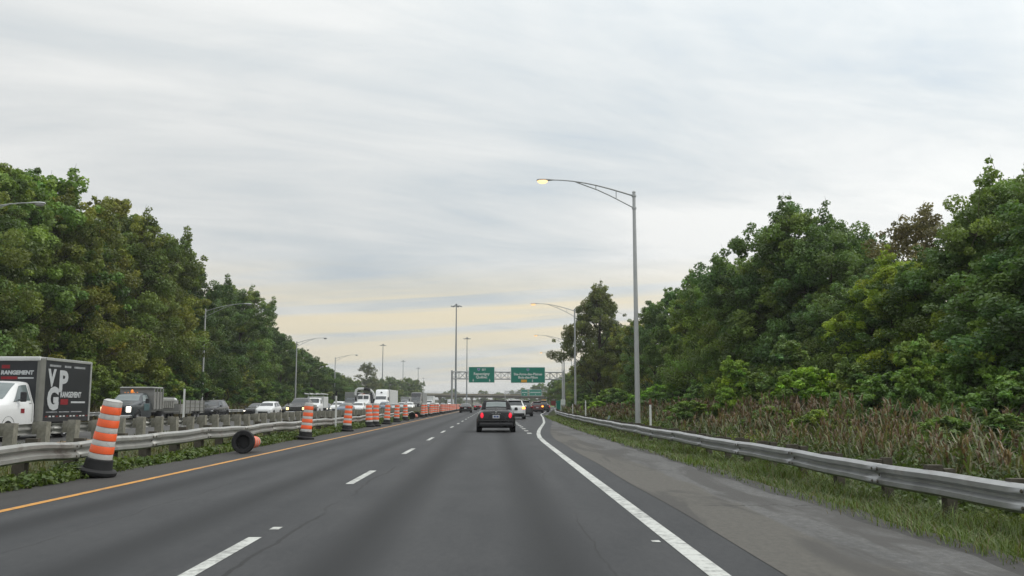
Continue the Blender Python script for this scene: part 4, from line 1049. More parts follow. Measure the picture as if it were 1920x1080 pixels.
# --- dump truck with trailer
def dump_truck(x, y):
    t_ = empty('dump_truck', 'dark dump truck with tall grey box and lit headlight', 'truck', (x, y, 0), math.pi, 'oncoming traffic')
    st = [(0.0, .82, .50, 1.12, 1.16, .72), (-.06, .98, .42, 1.22, 1.26, .86), (-.5, 1.02, .40, 1.30, 1.35, .88), (-1.45, 1.03, .40, 1.36, 1.42, .88), (-2.1, 1.03, .40, 1.40, 1.92, .74), (-2.5, 1.03, .40, 1.40, 2.04, .76), (-3.15, 1.03, .40, 1.40, 2.02, .75), (-3.3, 1.02, .40, 1.38, 1.9, .75)]
    B = Body(st); B.body('cab', 'slate', t_)
    B.patch('windshield', 'glass_light', t_, (-1.52, 8.05), (-1.52, 11.95), (-2.14, 11.95), (-2.14, 8.05), off=.012, nu=11)
    for f_ in ((lambda s_: s_), (lambda s_: 20 - s_)):
        B.patch('side_window', 'glass_light', t_, (-1.85, f_(6.1)), (-2.95, f_(6.1)), (-2.9, f_(6.95)), (-2.2, f_(6.95)), off=.012)
        B.patch('door_emblem', 'teal_dark', t_, (-1.95, f_(3.6)), (-2.9, f_(3.6)), (-2.9, f_(5.0)), (-1.95, f_(5.0)), off=.01)
    BOX('grille', 'plastic', t_, -.58, .58, -.08, .02, .76, 1.16, .03)
    for zz in (.84, .96, 1.06): BOX('grille_bar', 'rubber', t_, -.57, .57, .022, .04, zz, zz + .03)
    BOX('front_bumper', 'chrome', t_, -1.0, 1.0, -.15, .16, .42, .62, .04)
    for sg in (-1, 1):
        BOX('headlight', 'head_on' if sg < 0 else 'head_warm', t_, sg * .80 - .14, sg * .80 + .14, -.13, .03, .80, 1.14, .03)
        BOX('mirror', 'plastic', t_, sg * 1.24 - .11, sg * 1.24 + .11, -2.0, -1.86, 1.36, 1.66, .03)
        MB().tube([(sg * .98, -1.95, 1.45), (sg * 1.2, -1.93, 1.48)], .02, 5).build('mirror_arm', 'plastic', t_)
        wheel(t_, sg * .93, -.95, .42, .26); wheel(t_, sg * .86, -5.3, .42, .46)
        MB().lathe([(.52, -.02), (.52, .03), (.38, .03), (.38, -.02)], 18, Matrix.Translation((sg * 1.03, -.95, .46)) @ Matrix.Rotation(R(90), 4, 'Y'), cap=False).build('fender_flare', 'plastic', t_)
    for k in range(5): blob('roof_marker', 'amber', t_, -.4 + .2 * k, -2.35, 2.06, .035, .05, .025)
    MB().lathe([(.09, 0), (.09, .12), (.05, .2), (0, .21)], 10, Matrix.Translation((.1, -2.75, 2.05))).build('beacon', 'amber', t_)
    BOX('chassis', 'plastic', t_, -.45, .45, -7.3, -.2, .52, .74)
    db = BOX('dump_box', 'steel_box', t_, -1.08, 1.08, -5.1, -3.5, .95, 2.12, .02)
    BOX('headboard', 'steel_box', t_, -1.08, 1.08, -3.55, -3.42, 1.0, 2.36, .02)
    BOX('cab_guard', 'alu', t_, -1.10, 1.10, -5.1, -3.2, 2.34, 2.44, .03)
    for yy in (-3.45, -4.0, -4.55, -5.05):
        for sg in (-1, 1): BOX('box_rib', 'steel_box', t_, sg * 1.10 - .035, sg * 1.10 + .035, yy - .05, yy + .05, .95, 2.34)
    BOX('dump_bed', 'steel_box', t_, -1.06, 1.06, -7.4, -5.1, 1.02, 1.52, .02)
    BOX('bed_rail', 'alu', t_, -1.09, 1.09, -7.4, -5.1, 1.52, 1.72, .03)
    for k in range(6):
        for sg in (-1, 1): BOX('bed_rib', 'alu_dark', t_, sg * 1.07 - .03, sg * 1.07 + .03, -7.2 + k * .38, -7.1 + k * .38, 1.05, 1.5)
    BOX('rear_panel', 'steel_box', t_, -1.06, 1.06, -7.48, -7.4, 1.0, 1.8)
dump_truck(-23.7, 58.0)
def trailer(x, y):
    t_ = empty('utility_trailer', 'grey two axle utility trailer behind the dump truck', 'trailer', (x, y, 0), math.pi, 'oncoming traffic')
    BOX('floor', 'steel_box', t_, -1.0, 1.0, -5.6, 0, .62, .74)
    for sg in (-1, 1):
        for k, (z0, z1) in enumerate(((.76, 1.02), (1.04, 1.30), (1.32, 1.58))): BOX('side_board', 'steel_box', t_, sg * 1.0 - .03, sg * 1.0 + .03, -5.6, -1.2 if k == 2 else 0, z0, z1, .01)
        for yy in (-.1, -1.2, -2.3, -3.4, -4.5, -5.5): BOX('stake', 'alu_dark', t_, sg * 1.05 - .03, sg * 1.05 + .03, yy - .04, yy + .04, .6, 1.6)
        wheel(t_, sg * 1.0, -3.3, .35, .22); wheel(t_, sg * 1.0, -4.1, .35, .22)
        BOX('fender', 'plastic', t_, sg * 1.05 - .12, sg * 1.05 + .12, -4.6, -2.8, .74, .79, .02)
    BOX('front_board', 'steel_box', t_, -1.0, 1.0, -.03, .03, .76, 1.3)
    MB().tube([(-.6, 0, .66), (0, 1.1, .62)], .05, 6).tube([(.6, 0, .66), (0, 1.1, .62)], .05, 6).build('tongue', 'plastic', t_)
    blob('cargo_lump', 'white_dull', t_, -.3, -.9, 1.6, .22, .3, .16)
trailer(-23.6, 66.4)

# --- bigger trucks in the queue
def semi(x, y, label, paint, fair, box_mat, length=15.5, roof_z=3.95, lights='off', emblem=False, cab_only_h=None):
    t_ = empty('semi_truck', label, 'truck', (x, y, 0), math.pi, 'oncoming traffic')
    st = [(0.0, .85, .45, 1.30, 1.36, .75), (-.15, 1.05, .40, 1.48, 1.54, .92), (-.6, 1.15, .40, 1.68, 1.74, .98), (-1.7, 1.2, .40, 1.92, 2.0, 1.0), (-2.3, 1.22, .40, 1.96, 2.72, 1.02), (-2.7, 1.23, .40, 1.98, 2.95, 1.04), (-3.4, 1.23, .40, 1.98, roof_z - .15, 1.12), (-4.2, 1.23, .40, 1.98, roof_z, 1.14), (-5.2, 1.23, .40, 1.98, roof_z, 1.14)]
    B = Body(st); B.body('cab', paint, t_)
    B.patch('windshield', 'glass', t_, (-1.78, 8.05), (-1.78, 11.95), (-2.38, 11.95), (-2.38, 8.05), off=.012, nu=11)
    if fair: B.patch('roof_fairing', fair, t_, (-2.75, 8.1), (-2.75, 11.9), (-3.5, 11.9), (-3.5, 8.1), off=.02, nu=11)
    for f_ in ((lambda s_: s_), (lambda s_: 20 - s_)): B.patch('side_window', 'glass', t_, (-2.15, f_(6.1)), (-2.95, f_(6.1)), (-2.95, f_(6.6)), (-2.4, f_(6.7)), off=.012)
    BOX('grille', 'chrome' if paint != 'white' else 'plastic', t_, -.45, .45, -.1, .02, .68, 1.28, .03)
    BOX('front_bumper', 'chrome' if paint != 'white' else 'white_dull', t_, -1.12, 1.12, -.3, .08, .38, .64, .05)
    for sg in (-1, 1):
        blob('headlight', 'head_on' if lights == 'on' else 'head_off', t_, sg * .93, -.14, .98, .14, .12, .12)
        BOX('mirror', 'plastic', t_, sg * 1.42 - .09, sg * 1.42 + .09, -2.2, -2.05, 1.95, 2.6, .03)
        wheel(t_, sg * 1.05, -1.0, .5, .30)
        for yy in (-5.6, -6.8, -length - 3.4, -length - 4.6): wheel(t_, sg * .98, yy, .5, .5)
    if emblem:
        dm = MB().add([(0, -2.95, 3.42), (.22, -2.95, 3.2), (0, -2.95, 2.98), (-.22, -2.95, 3.2), (0, -3.02, 3.42)], [(0, 1, 2, 3)])
        c_ = B.at(-3.05, 10)
        MB().box(-.16, .16, -.012, .012, -.16, .16, 0, 0, Matrix.Translation((0, c_.y + .10, c_.z + .03)) @ Matrix.Rotation(R(-42), 4, 'X') @ Matrix.Rotation(R(45), 4, 'Y')).build('emblem', 'rubber', t_)
    BOX('chassis', 'plastic', t_, -.5, .5, -length - 5.2, -.5, .6, 1.0)
    tb = BOX('trailer_box', box_mat, t_, -1.3, 1.3, -5.7 - length, -5.7, 1.15, 4.05, .03)
    for k in range(14):
        yy = -5.9 - k * (length - .5) / 13
        for sg in (-1, 1): BOX('side_rib', box_mat, t_, sg * 1.31 - .012, sg * 1.31 + .012, yy - .04, yy + .04, 1.2, 4.0)
    return t_
semi(-20.9, 169, 'white semi truck with dark diamond emblem and white trailer', 'white', None, 'white_dull', 14.5, 4.05, emblem=True)
semi(-17.9, 211, 'black semi truck with tall dark fairing and grey trailer', 'black', 'wrap_black', 'grey_box', 14.5, 4.05)
def box_truck(x, y, label, paint, box_mat, length=6.5, top=3.7, group=True, cab=True):
    t_ = empty('box_truck', label, 'truck', (x, y, 0), math.pi, 'oncoming traffic')
    st = [(0.0, .85, .45, 1.2, 1.26, .75), (-.15, 1.0, .40, 1.36, 1.42, .88), (-1.2, 1.1, .40, 1.6, 1.68, .9), (-1.8, 1.12, .40, 1.66, 2.4, .92), (-2.2, 1.12, .40, 1.68, 2.55, .95), (-3.0, 1.12, .40, 1.68, 2.55, .95)]
    B = Body(st); B.body('cab', paint, t_)
    B.patch('windshield', 'glass', t_, (-1.25, 8.05), (-1.25, 11.95), (-1.86, 11.95), (-1.86, 8.05), off=.012, nu=9)
    BOX('grille', 'plastic', t_, -.5, .5, -.1, .02, .7, 1.15, .03)
    for sg in (-1, 1):
        blob('headlight', 'head_on', t_, sg * .85, -.12, .95, .13, .12, .1)
        wheel(t_, sg * .95, -.9, .45, .28); wheel(t_, sg * .92, -3.2 - length * .7, .45, .45)
    BOX('chassis', 'plastic', t_, -.5, .5, -3.2 - length, -.4, .55, .95)
    BOX('cargo_box', box_mat, t_, -1.25, 1.25, -3.2 - length, -3.15, 1.0, top, .04)
    return t_
box_truck(-20.3, 291, 'white box truck seen under the brown overpass', 'white', 'white_dull', 7, 3.9)
box_truck(-18.2, 390, 'distant white box truck right of the first one', 'white', 'white', 6, 3.4)
box_truck(-21.5, 470, 'farthest white box truck beside the gantry post', 'white', 'white', 6, 3.4)
box_truck(-25.2, 260, 'grey box truck standing behind the black semi', 'grey_box' if False else 'silver', 'grey_box', 7, 3.4)
t_ = box_truck(-27.0, 172, 'grey container truck left of the vacuum truck', 'slate', 'grey_box', 8, 3.55)
for k in range(9): BOX('container_rib', 'grey_box', t_, -1.2 + .29 * k, -1.12 + .29 * k, -3.15, -3.12, 1.05, 3.5)
# vacuum truck with a boom arching over its cab
def vac_truck(x, y):
    t_ = empty('vacuum_truck', 'white vacuum truck with thick white boom hose arching over the cab', 'truck', (x, y, 0), math.pi, 'oncoming traffic')
    st = [(0.0, .75, .5, 1.25, 1.3, .6), (-.2, .95, .45, 1.42, 1.5, .75), (-1.5, 1.08, .45, 1.78, 1.86, .85), (-1.8, 1.15, .45, 1.85, 2.05, 1.0), (-2.05, 1.18, .45, 1.9, 2.95, 1.05), (-2.5, 1.18, .45, 1.9, 3.05, 1.06), (-3.4, 1.18, .45, 1.9, 3.05, 1.06)]
    B = Body(st, 1); B.body('cab', 'white', t_)
    B.patch('windshield', 'glass', t_, (-1.82, 8.1), (-1.82, 9.9), (-2.06, 9.9), (-2.06, 8.1), off=.014, nu=7)
    B.patch('windshield', 'glass', t_, (-1.82, 10.1), (-1.82, 11.9), (-2.06, 11.9), (-2.06, 10.1), off=.014, nu=7)
    BOX('grille', 'chrome', t_, -.4, .4, -.1, .03, .75, 1.25, .03)
    BOX('front_bumper', 'alu', t_, -1.1, 1.1, -.2, .1, .45, .7, .03)
    for sg in (-1, 1):
        blob('headlight', 'head_on', t_, sg * .85, -.15, 1.0, .13, .12, .12); wheel(t_, sg * 1.02, -1.0, .5, .3)
        for yy in (-7.5, -8.8): wheel(t_, sg * .98, yy, .5, .5)
        BOX('mirror', 'plastic', t_, sg * 1.42 - .1, sg * 1.42 + .1, -2.2, -2.05, 1.9, 2.6, .03)
    for k in range(3): blob('roof_marker', 'amber', t_, -.25 + .25 * k, -2.1, 3.12, .06, .07, .04)
    BOX('chassis', 'plastic', t_, -.5, .5, -10, -.5, .6, 1.0)
    MB().lathe([(.6, 0), (1.1, .15), (1.18, .4), (1.18, 4.6), (1.1, 4.85), (.6, 5.0)], 20, Matrix.Translation((0, -9.4, 2.2)) @ Matrix.Rotation(R(-90), 4, 'X')).build('tank', 'rubber', t_, smooth=40)
    BOX('side_frame', 'plastic', t_, 1.0, 1.35, -5, -3.5, .8, 3.3, .05); BOX('side_frame', 'plastic', t_, -1.35, -1.0, -5, -3.5, .8, 3.3, .05)
    MB().tube([(1.62, -3.0, 2.9), (1.62, -3.1, 3.4), (1.45, -3.2, 3.85), (1.1, -3.3, 4.1), (0.1, -3.4, 4.12)], .22, 10).build('boom', 'white_dull', t_, smooth=50)
    MB().tube([(.1, -3.4, 4.10), (-.6, -3.5, 4.05), (-1.0, -3.6, 3.9)], .28, 10).build('boom_joint', 'rubber', t_, smooth=50)
    MB().tube([(-1.0, -3.6, 3.95), (-1.5, -3.6, 3.5), (-1.75, -3.6, 3.0), (-1.85, -3.6, 2.3)], .20, 10).build('boom_hose', 'white_dull', t_, smooth=50)
vac_truck(-23.6, 165)
# service truck with ladder rack
def ladder_truck(x, y):
    t_ = empty('service_truck', 'white service truck with ladder rack behind the black pickup', 'truck', (x, y, 0), math.pi, 'oncoming traffic')
    st = [(0.0, .75, .42, 1.0, 1.05, .65), (-.15, .95, .36, 1.12, 1.18, .8), (-1.2, 1.0, .32, 1.28, 1.36, .82), (-1.9, 1.0, .32, 1.32, 1.95, .75), (-2.3, 1.0, .32, 1.34, 2.1, .78), (-3.0, 1.0, .32, 1.34, 2.1, .78)]
    B = Body(st); B.body('cab', 'white', t_)
    B.patch('windshield', 'glass', t_, (-1.25, 8.05), (-1.25, 11.95), (-1.95, 11.95), (-1.95, 8.05), off=.012, nu=9)
    for f_ in ((lambda s_: s_), (lambda s_: 20 - s_)): B.patch('side_window', 'glass', t_, (-1.6, f_(6.1)), (-2.7, f_(6.1)), (-2.6, f_(6.9)), (-2.0, f_(6.9)), off=.012)
    BOX('service_body', 'white_dull', t_, -1.05, 1.05, -6.2, -3.1, .8, 2.25, .04)
    for sg in (-1, 1):
        wheel(t_, sg * .9, -.9, .4, .26); wheel(t_, sg * .88, -4.9, .4, .4)
        blob('headlight', 'head_off', t_, sg * .82, -.12, .9, .12, .1, .08)
    for xx in (-1.0, -.35, .4, 1.05): MB().tube([(xx, -6.2, 2.55), (xx, -1.2, 2.65)], .05, 6).build('ladder_rail', 'white_dull', t_)
    for k in range(8): MB().tube([(-1.05, -6 + .65 * k, 2.57), (1.1, -6 + .65 * k, 2.57)], .035, 5).build('ladder_rung', 'white_dull', t_)
    for yy in (-5.8, -3.3):
        for sg in (-1, 1): MB().tube([(sg * .98, yy, 2.2), (sg * .98, yy, 2.58)], .03, 5).build('rack_post', 'alu', t_)
ladder_truck(-22.6, 114)
# ------------------------------------------------------------------ trees
def leaf_cloud(centers, radii, counts, size, seed, flat=.75, tints=None, up=.35, ctr=None):
    g = np.random.default_rng(seed)
    rep = np.repeat(np.arange(len(centers)), counts)
    n = len(rep)
    d = g.normal(size=(n, 3)); d /= np.linalg.norm(d, axis=1)[:, None]
    rr = g.uniform(.35, 1.0, n) ** .6
    off = d * rr[:, None] * radii[rep][:, None]; off[:, 2] *= flat
    p = centers[rep] + off
    nrm = d * .7 + g.normal(size=(n, 3)) * .55; nrm[:, 2] += up
    nrm /= np.linalg.norm(nrm, axis=1)[:, None]
    a = np.cross(nrm, g.normal(size=(n, 3))); a /= (np.linalg.norm(a, axis=1)[:, None] + 1e-9)
    b_ = np.cross(nrm, a)
    s = size * g.uniform(.6, 1.35, n)[:, None]
    v = np.empty((n, 4, 3))
    v[:, 0] = p - a * s * .62; v[:, 1] = p + b_ * s * .40 - nrm * s * .10; v[:, 2] = p + a * s * .62 - nrm * s * .08; v[:, 3] = p - b_ * s * .40 - nrm * s * .10
    q = np.arange(n * 4).reshape(n, 4)
    ct = tints[rep] * g.uniform(.78, 1.22, (n, 1))
    return v.reshape(-1, 3), q, np.repeat(ct, 4, axis=0)
def crown_points(seed, h, R_, cb, nl, shape, lmin=.22):
    g = np.random.default_rng(seed)
    lobes = []
    for i in range(nl):
        t = (i + .5) / nl
        z = h * (cb + (1 - cb) * (t ** .85) * .92)
        if shape == 'round': env = math.sqrt(max(.05, 1 - ((t - .42) / .64) ** 2))
        elif shape == 'tall': env = .55 + .45 * math.sin(math.pi * min(1, t * 1.02 + .04)) if t < .8 else .55 * (1.05 - t) / .25 + .2
        else: env = 1.0 - .72 * t ** 1.4
        a = i * 2.39996 + g.uniform(-.4, .4)
        rad = R_ * env * g.uniform(.28, .80)
        lr = R_ * g.uniform(lmin, .50) * (.55 + .45 * env)
        lobes.append((math.cos(a) * rad, math.sin(a) * rad, z - lr * .25, lr))
    lobes.append((g.uniform(-.3, .3), g.uniform(-.3, .3), h - R_ * .28, R_ * .30))
    return lobes
def make_tree(seed, h, R_, cb, nl, shape, leaf, nleaf, per=22, trunk_r=.2, base=(.105, .150, .034), var=.42, gap=.0, lmin=.22):
    g = np.random.default_rng(seed)
    lobes = crown_points(seed, h, R_, cb, nl, shape, lmin)
    C_, Ra, T = [], [], []
    tw = MB()
    # trunk and limbs
    bend = [(0, 0, -.6), (g.uniform(-.15, .15), g.uniform(-.15, .15), h * .25), (g.uniform(-.4, .4), g.uniform(-.4, .4), h * .55), (g.uniform(-.4, .4), g.uniform(-.4, .4), h * .88)]
    tw.tube(bend, [trunk_r * 1.25, trunk_r, trunk_r * .65, trunk_r * .2], 8)
    for (lx, ly, lz, lr) in lobes:
        z0 = max(h * .10, lz - math.hypot(lx, ly) * .9 - lr * .3)
        f = min(.95, max(0, z0 / (h * .88)))
        bx, by = bend[2][0] * f, bend[2][1] * f
        tw.tube([(bx, by, z0), ((bx + lx) * .5, (by + ly) * .5, (z0 + lz) * .5 + .2), (lx, ly, lz)], [trunk_r * .34, trunk_r * .24, trunk_r * .10], 5, False)
        hue = g.uniform(-1, 1)
        if lz > h * .45 and g.uniform() < .8:        # leading shoots that break the outline
            sx_, sy_ = lx + g.uniform(-.5, .5) * lr, ly + g.uniform(-.5, .5) * lr
            ns = int(g.integers(2, 5)); m0 = 1 + .2 * g.uniform(-1, 1)
            tw.tube([(lx, ly, lz), (sx_, sy_, lz + lr * (.75 + .26 * ns))], [trunk_r * .10, trunk_r * .03], 4, False)
            for k in range(ns):
                C_.append(np.array((sx_ + g.uniform(-.15, .15) * lr, sy_ + g.uniform(-.15, .15) * lr, lz + lr * (.75 + .26 * k)))); Ra.append(lr * (.26 - .035 * k)); T.append((base[0] * m0, base[1] * m0, base[2] * m0))
        for k in range(per):
            d = g.normal(size=3); d /= np.linalg.norm(d)
            if d[2] < -.55: d[2] *= -.6
            sprig = k % 5 == 0
            q = lr * (g.uniform(1.05, 1.38) if sprig else g.uniform(.55, 1.15))
            c_ = np.array((lx, ly, lz)) + d * q * np.array((1, 1, .85))
            if c_[2] < h * cb * .6: continue
            if gap and g.uniform() < gap: continue
            C_.append(c_); Ra.append(lr * (g.uniform(.13, .24) if sprig else g.uniform(.24, .44)))
            m_ = 1 + var * g.uniform(-1, 1) + var * .4 * hue
            T.append((base[0] * m_ * (1 + .12 * hue + .10 * g.uniform(-1, 1)), base[1] * m_, base[2] * m_ * (1 - .2 * hue)))
            if k % 3 == 0:
                e = np.array((lx, ly, lz)); tw.tube([tuple(e), tuple((e + c_) * .5 + np.array((0, 0, .1))), tuple(c_)], [trunk_r * .10, trunk_r * .07, trunk_r * .03], 4, False)
    C_ = np.array(C_); Ra = np.array(Ra); T = np.array(T)
    cnt = np.maximum(6, (nleaf * Ra ** 1.7 / (Ra ** 1.7).sum()).astype(int))
    v, q, col = leaf_cloud(C_, Ra, cnt, leaf, seed + 1, tints=T)
    return tw.mesh('trunk', 'bark', 60), np_mesh('crown', v, q, col, 'leaf')
TREES = {
    'a': make_tree(1, 16, 5.2, .10, 17, 'round', .18, 62000, gap=.12),
    'b': make_tree(2, 18, 4.6, .10, 19, 'tall', .175, 62000, gap=.12),
    'c': make_tree(3, 15, 5.0, .08, 17, 'cone', .175, 56000, gap=.12),
    'd': make_tree(4, 17, 5.6, .12, 20, 'round', .17, 60000, gap=.2),
    'big': make_tree(9, 19, 5.6, .22, 20, 'tall', .20, 56000, per=22, trunk_r=.36, gap=.10, lmin=.36, base=(.085, .110, .028)),
    'airy': make_tree(6, 14, 4.2, .25, 14, 'tall', .14, 24000, per=20, gap=.25, base=(.11, .11, .05)),
    'shrub': make_tree(7, 4.2, 2.2, .04, 11, 'round', .125, 20000, per=18, trunk_r=.06, base=(.115, .180, .034)),
    'shrub2': make_tree(8, 5.5, 2.1, .05, 12, 'cone', .12, 21000, per=18, trunk_r=.07, base=(.10, .155, .040)),
    'near': make_tree(10, 14, 5.0, .08, 20, 'round', .13, 110000, per=26, base=(.095, .142, .034)),
    'near2': make_tree(12, 13, 4.4, .08, 20, 'tall', .13, 100000, per=26, base=(.095, .142, .034)),
}
HT = {'a': 16, 'b': 18, 'c': 15, 'd': 17, 'big': 19, 'airy': 14, 'shrub': 4.2, 'shrub2': 5.5, 'near': 14, 'near2': 13}
def tree(kind, x, y, h, label, tint=(1, 1, 1), wide=1.0, group=None, name='tree', cat='tree', rz=None, z=None):
    tm_, cm_ = TREES[kind]
    s = h / HT[kind]
    t_ = empty(name, label, cat, (x, y, gz(x, y) if z is None else z), rnd.uniform(0, 6.28) if rz is None else rz, group)
    t_.scale = (s * wide, s * wide, s)
    link('trunk', tm_, t_)
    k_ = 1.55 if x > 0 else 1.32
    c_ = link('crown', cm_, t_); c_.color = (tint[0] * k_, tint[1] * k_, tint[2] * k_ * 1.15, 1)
    return t_
def pt(px, X): return 1700 * X / (px - 924)      # distance at which lateral X shows at that column
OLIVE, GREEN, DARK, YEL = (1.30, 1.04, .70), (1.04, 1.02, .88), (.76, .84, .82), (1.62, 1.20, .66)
# left forest, front row: (column, top row, kind, tint)
front = [(-70, 318, 'd', GREEN), (-5, 300, 'b', (1.15, 1.2, .9)), (62, 318, 'a', (1.1, 1.25, .8)), (118, 372, 'd', OLIVE), (160, 405, 'c', YEL), (205, 366, 'b', OLIVE), (250, 405, 'd', (1.15, 1.05, .75)), (290, 438, 'a', (1.25, 1.05, .7)), (325, 490, 'c', OLIVE), (360, 505, 'd', DARK), (395, 550, 'a', DARK), (425, 533, 'b', GREEN), (458, 545, 'd', (1.05, 1.1, .9)), (482, 598, 'c', GREEN), (505, 612, 'a', DARK), (528, 628, 'd', DARK), (548, 640, 'b', GREEN), (566, 655, 'a', DARK), (584, 672, 'd', DARK), (600, 678, 'c', GREEN), (614, 690, 'a', DARK), (626, 700, 'd', DARK)]
for k, (px_, py_, kd, tint) in enumerate(front):
    X = -37.5 - (k % 3) * 1.4
    y = pt(px_, X); h = zat(py_, y) + .3
    tone = 'yellowing' if tint is YEL else 'olive' if tint[0] > 1.15 else 'dark green' if tint is DARK else 'green'
    tree(kd, X, y, h, '%s tree, %s in the front row of the left forest from the left edge' % (tone, ordw(k)), tint, max(.8, 1.0 * 16 / h) if h < 13 else 1.0, 'left forest trees')
for k in range(14):
    y = 86 + k * 11.5; X = -46 - (k % 2) * 2
    px_ = 924 + X / y * 1700
    top = interp([(-100, 330), (0, 330), (100, 385), (200, 385), (260, 415), (330, 500), (400, 560), (450, 552), (500, 620), (560, 660), (620, 700), (700, 720)], px_)
    h = max(7, zat(top + 26 + 14 * (k % 3), y))
    tree('abcd'[(k * 3) % 4], X, y, h, 'tree standing in the second row of the left forest, %s from the left edge' % ordw(k), (DARK, GREEN, OLIVE)[k % 3], 1.05, 'left forest trees')
for k, (px_, h, kd, tint) in enumerate(((20, 4.5, 'shrub', (1.0, .95, .8)), (95, 4.0, 'shrub2', GREEN), (175, 5.5, 'shrub', (1.15, 1.0, .8)), (215, 5.0, 'shrub', (1.1, 1.0, .8)), (262, 4.5, 'shrub2', GREEN), (318, 5.0, 'shrub', GREEN), (352, 6.5, 'shrub2', (.9, 1.0, .9)), (430, 4.8, 'shrub', (.8, .85, .9)), (452, 7.0, 'shrub2', (1.5, 1.15, .7)), (480, 5.0, 'shrub', GREEN), (510, 5.0, 'shrub', (.8, .9, .9)), (545, 4.6, 'shrub2', GREEN), (580, 4.6, 'shrub', (.8, .9, .9)))):
    X = -33.6; y = pt(px_, X)
    tree(kd, X, y, h, 'low leafy shrub at the foot of the left forest, %s from the left edge' % ordw(k), tint, 1.25, 'shrubs under the left forest', 'shrub', 'shrub')
# far left trees
for k, (px_, py_, y, kd, tint) in enumerate(((640, 702, 300, 'd', GREEN), (656, 708, 320, 'a', GREEN), (672, 712, 340, 'c', GREEN), (690, 680, 350, 'airy', (.8, .95, .8)), (700, 706, 355, 'a', GREEN), (716, 710, 365, 'd', DARK), (735, 706, 400, 'a', GREEN), (750, 712, 420, 'd', GREEN), (768, 708, 430, 'a', (1.1, 1.1, .9)), (782, 712, 440, 'd', GREEN), (724, 722, 380, 'c', DARK))):
    X = xat(px_, y); h = zat(py_, y)
    tree(kd, X, y, h, 'hazy tree beyond the oncoming trucks, %s from the left' % ordw(k), tint, 1.15, 'far left trees', z=-.3)
for k, (px_, py_, y, kd) in enumerate(((836, 734, 640, 'd'), (848, 729, 640, 'a'), (862, 737, 650, 'd'), (902, 731, 660, 'b'), (911, 733, 660, 'c'), (933, 735, 700, 'a'), (942, 737, 700, 'd'), (960, 731, 660, 'b'), (970, 734, 660, 'c'), (980, 727, 620, 'a'), (1000, 722, 560, 'd'), (1012, 718, 560, 'a'), (1026, 726, 560, 'd'))):
    X = xat(px_, y); h = zat(py_, y)
    tree(kd, X, y, h, 'hazy background tree rising behind the overpass, %s from the left' % ordw(k), GREEN, 1.2, 'trees behind the overpass', z=-.3)
# right side
rt = [(1040, 712, 230, 'a', DARK, 1.1, 'green tree behind the gantry end'), (1060, 702, 225, 'd', GREEN, 1.1, 'green tree behind the second lamp pole'), (1086, 692, 205, 'c', GREEN, 1.2, 'bushy tree left of the lone big tree trunk'), (1100, 680, 190, 'a', DARK, 1.0, 'dark tree below the lone big tree'),
      (1122, 535, 132, 'big', (1.0, .95, .9), .92, 'lone big tree with open branches left of the right forest'),
      (1170, 612, 128, 'a', OLIVE, .9, 'olive tree filling the gap after the lone big tree'), (1192, 600, 118, 'c', OLIVE, .9, 'olive tree behind the nearest lamp pole'),
      (1228, 575, 104, 'd', DARK, .95, 'dark tree right of the nearest lamp pole'), (1270, 540, 94, 'a', (.9, 1.0, .95), .95, 'dense tree with rounded top, first on the rising tree line'), (1312, 520, 84, 'b', GREEN, .95, 'green tree, second on the rising tree line'), (1355, 482, 76, 'd', (1.1, 1.15, .8), .95, 'brighter green tree, third on the rising tree line'), (1405, 484, 68, 'near', (1.1, 1.1, .85), .9, 'green tree just left of the tallest dome tree'),
      (1490, 388, 60, 'near', DARK, 1.05, 'tallest dome shaped dark tree on the right'), (1560, 425, 57, 'near', (.8, .88, .85), 1.0, 'dark tree forming the right shoulder of the dome'), (1450, 470, 64, 'near2', GREEN, 1.0, 'green tree in front of the dome on its left'),
      (1645, 435, 62, 'd', DARK, .9, 'distant dark tree showing in the notch right of the dome'), (1750, 385, 52, 'airy', (1.1, 1.0, .9), 1.1, 'airy brownish tree with thin twigs against the sky'),
      (1690, 480, 44, 'near2', (1.75, 1.55, .7), .75, 'yellow green tree in the middle of the right forest'), (1800, 452, 42, 'near', DARK, .9, 'dark tree left of the right edge tree'), (1905, 318, 40, 'near2', (1.15, 1.15, .8), 1.0, 'tall tree at the right edge of the picture'), (1960, 330, 36, 'near', GREEN, 1.0, 'tree cut off by the right edge of the picture'), (1620, 520, 48, 'near', (.85, .9, .9), .8, 'dark broad tree below the notch'), (2080, 330, 31, 'near2', DARK, 1.0, 'tree beyond the right edge whose branches reach in')]
rt += [(1128, 640, 185, 'a', DARK, 1.15, 'dark tree behind the trunk of the lone big tree'), (1158, 618, 168, 'd', DARK, 1.1, 'dark tree behind the olive tree'), (1098, 676, 245, 'd', GREEN, 1.2, 'far tree behind the dark bushes at the second lamp pole'), (1190, 622, 158, 'a', DARK, 1.1, 'dark tree behind the nearest lamp pole'), (1070, 700, 275, 'a', GREEN, 1.2, 'far tree between the third and second lamp poles'), (1140, 690, 150, 'c', DARK, 1.5, 'low spreading dark tree beneath the lone big tree')]
for (px_, py_, y, kd, tint, wd, lab) in rt:
    X = xat(px_, y); h = zat(py_, y) - gz(X, y)
    tree(kd, X, y, h, lab, tint, wd * (14.0 / h if h < 11 and kd.startswith('near') else 1), 'right forest trees')
for k in range(9):
    y = 52 + k * 11; X = 33 + (k % 2) * 3 - k * .3
    px_ = 924 + X / y * 1700
    top = interp([(1100, 640), (1200, 620), (1300, 545), (1400, 510), (1500, 430), (1600, 450), (1700, 470), (1850, 400), (2000, 360)], px_)
    tree('abd'[k % 3], X, y, zat(top + 14, y), 'tree deep inside the right forest, %s from the camera' % ordw(k), DARK, 1.0, 'right forest trees')
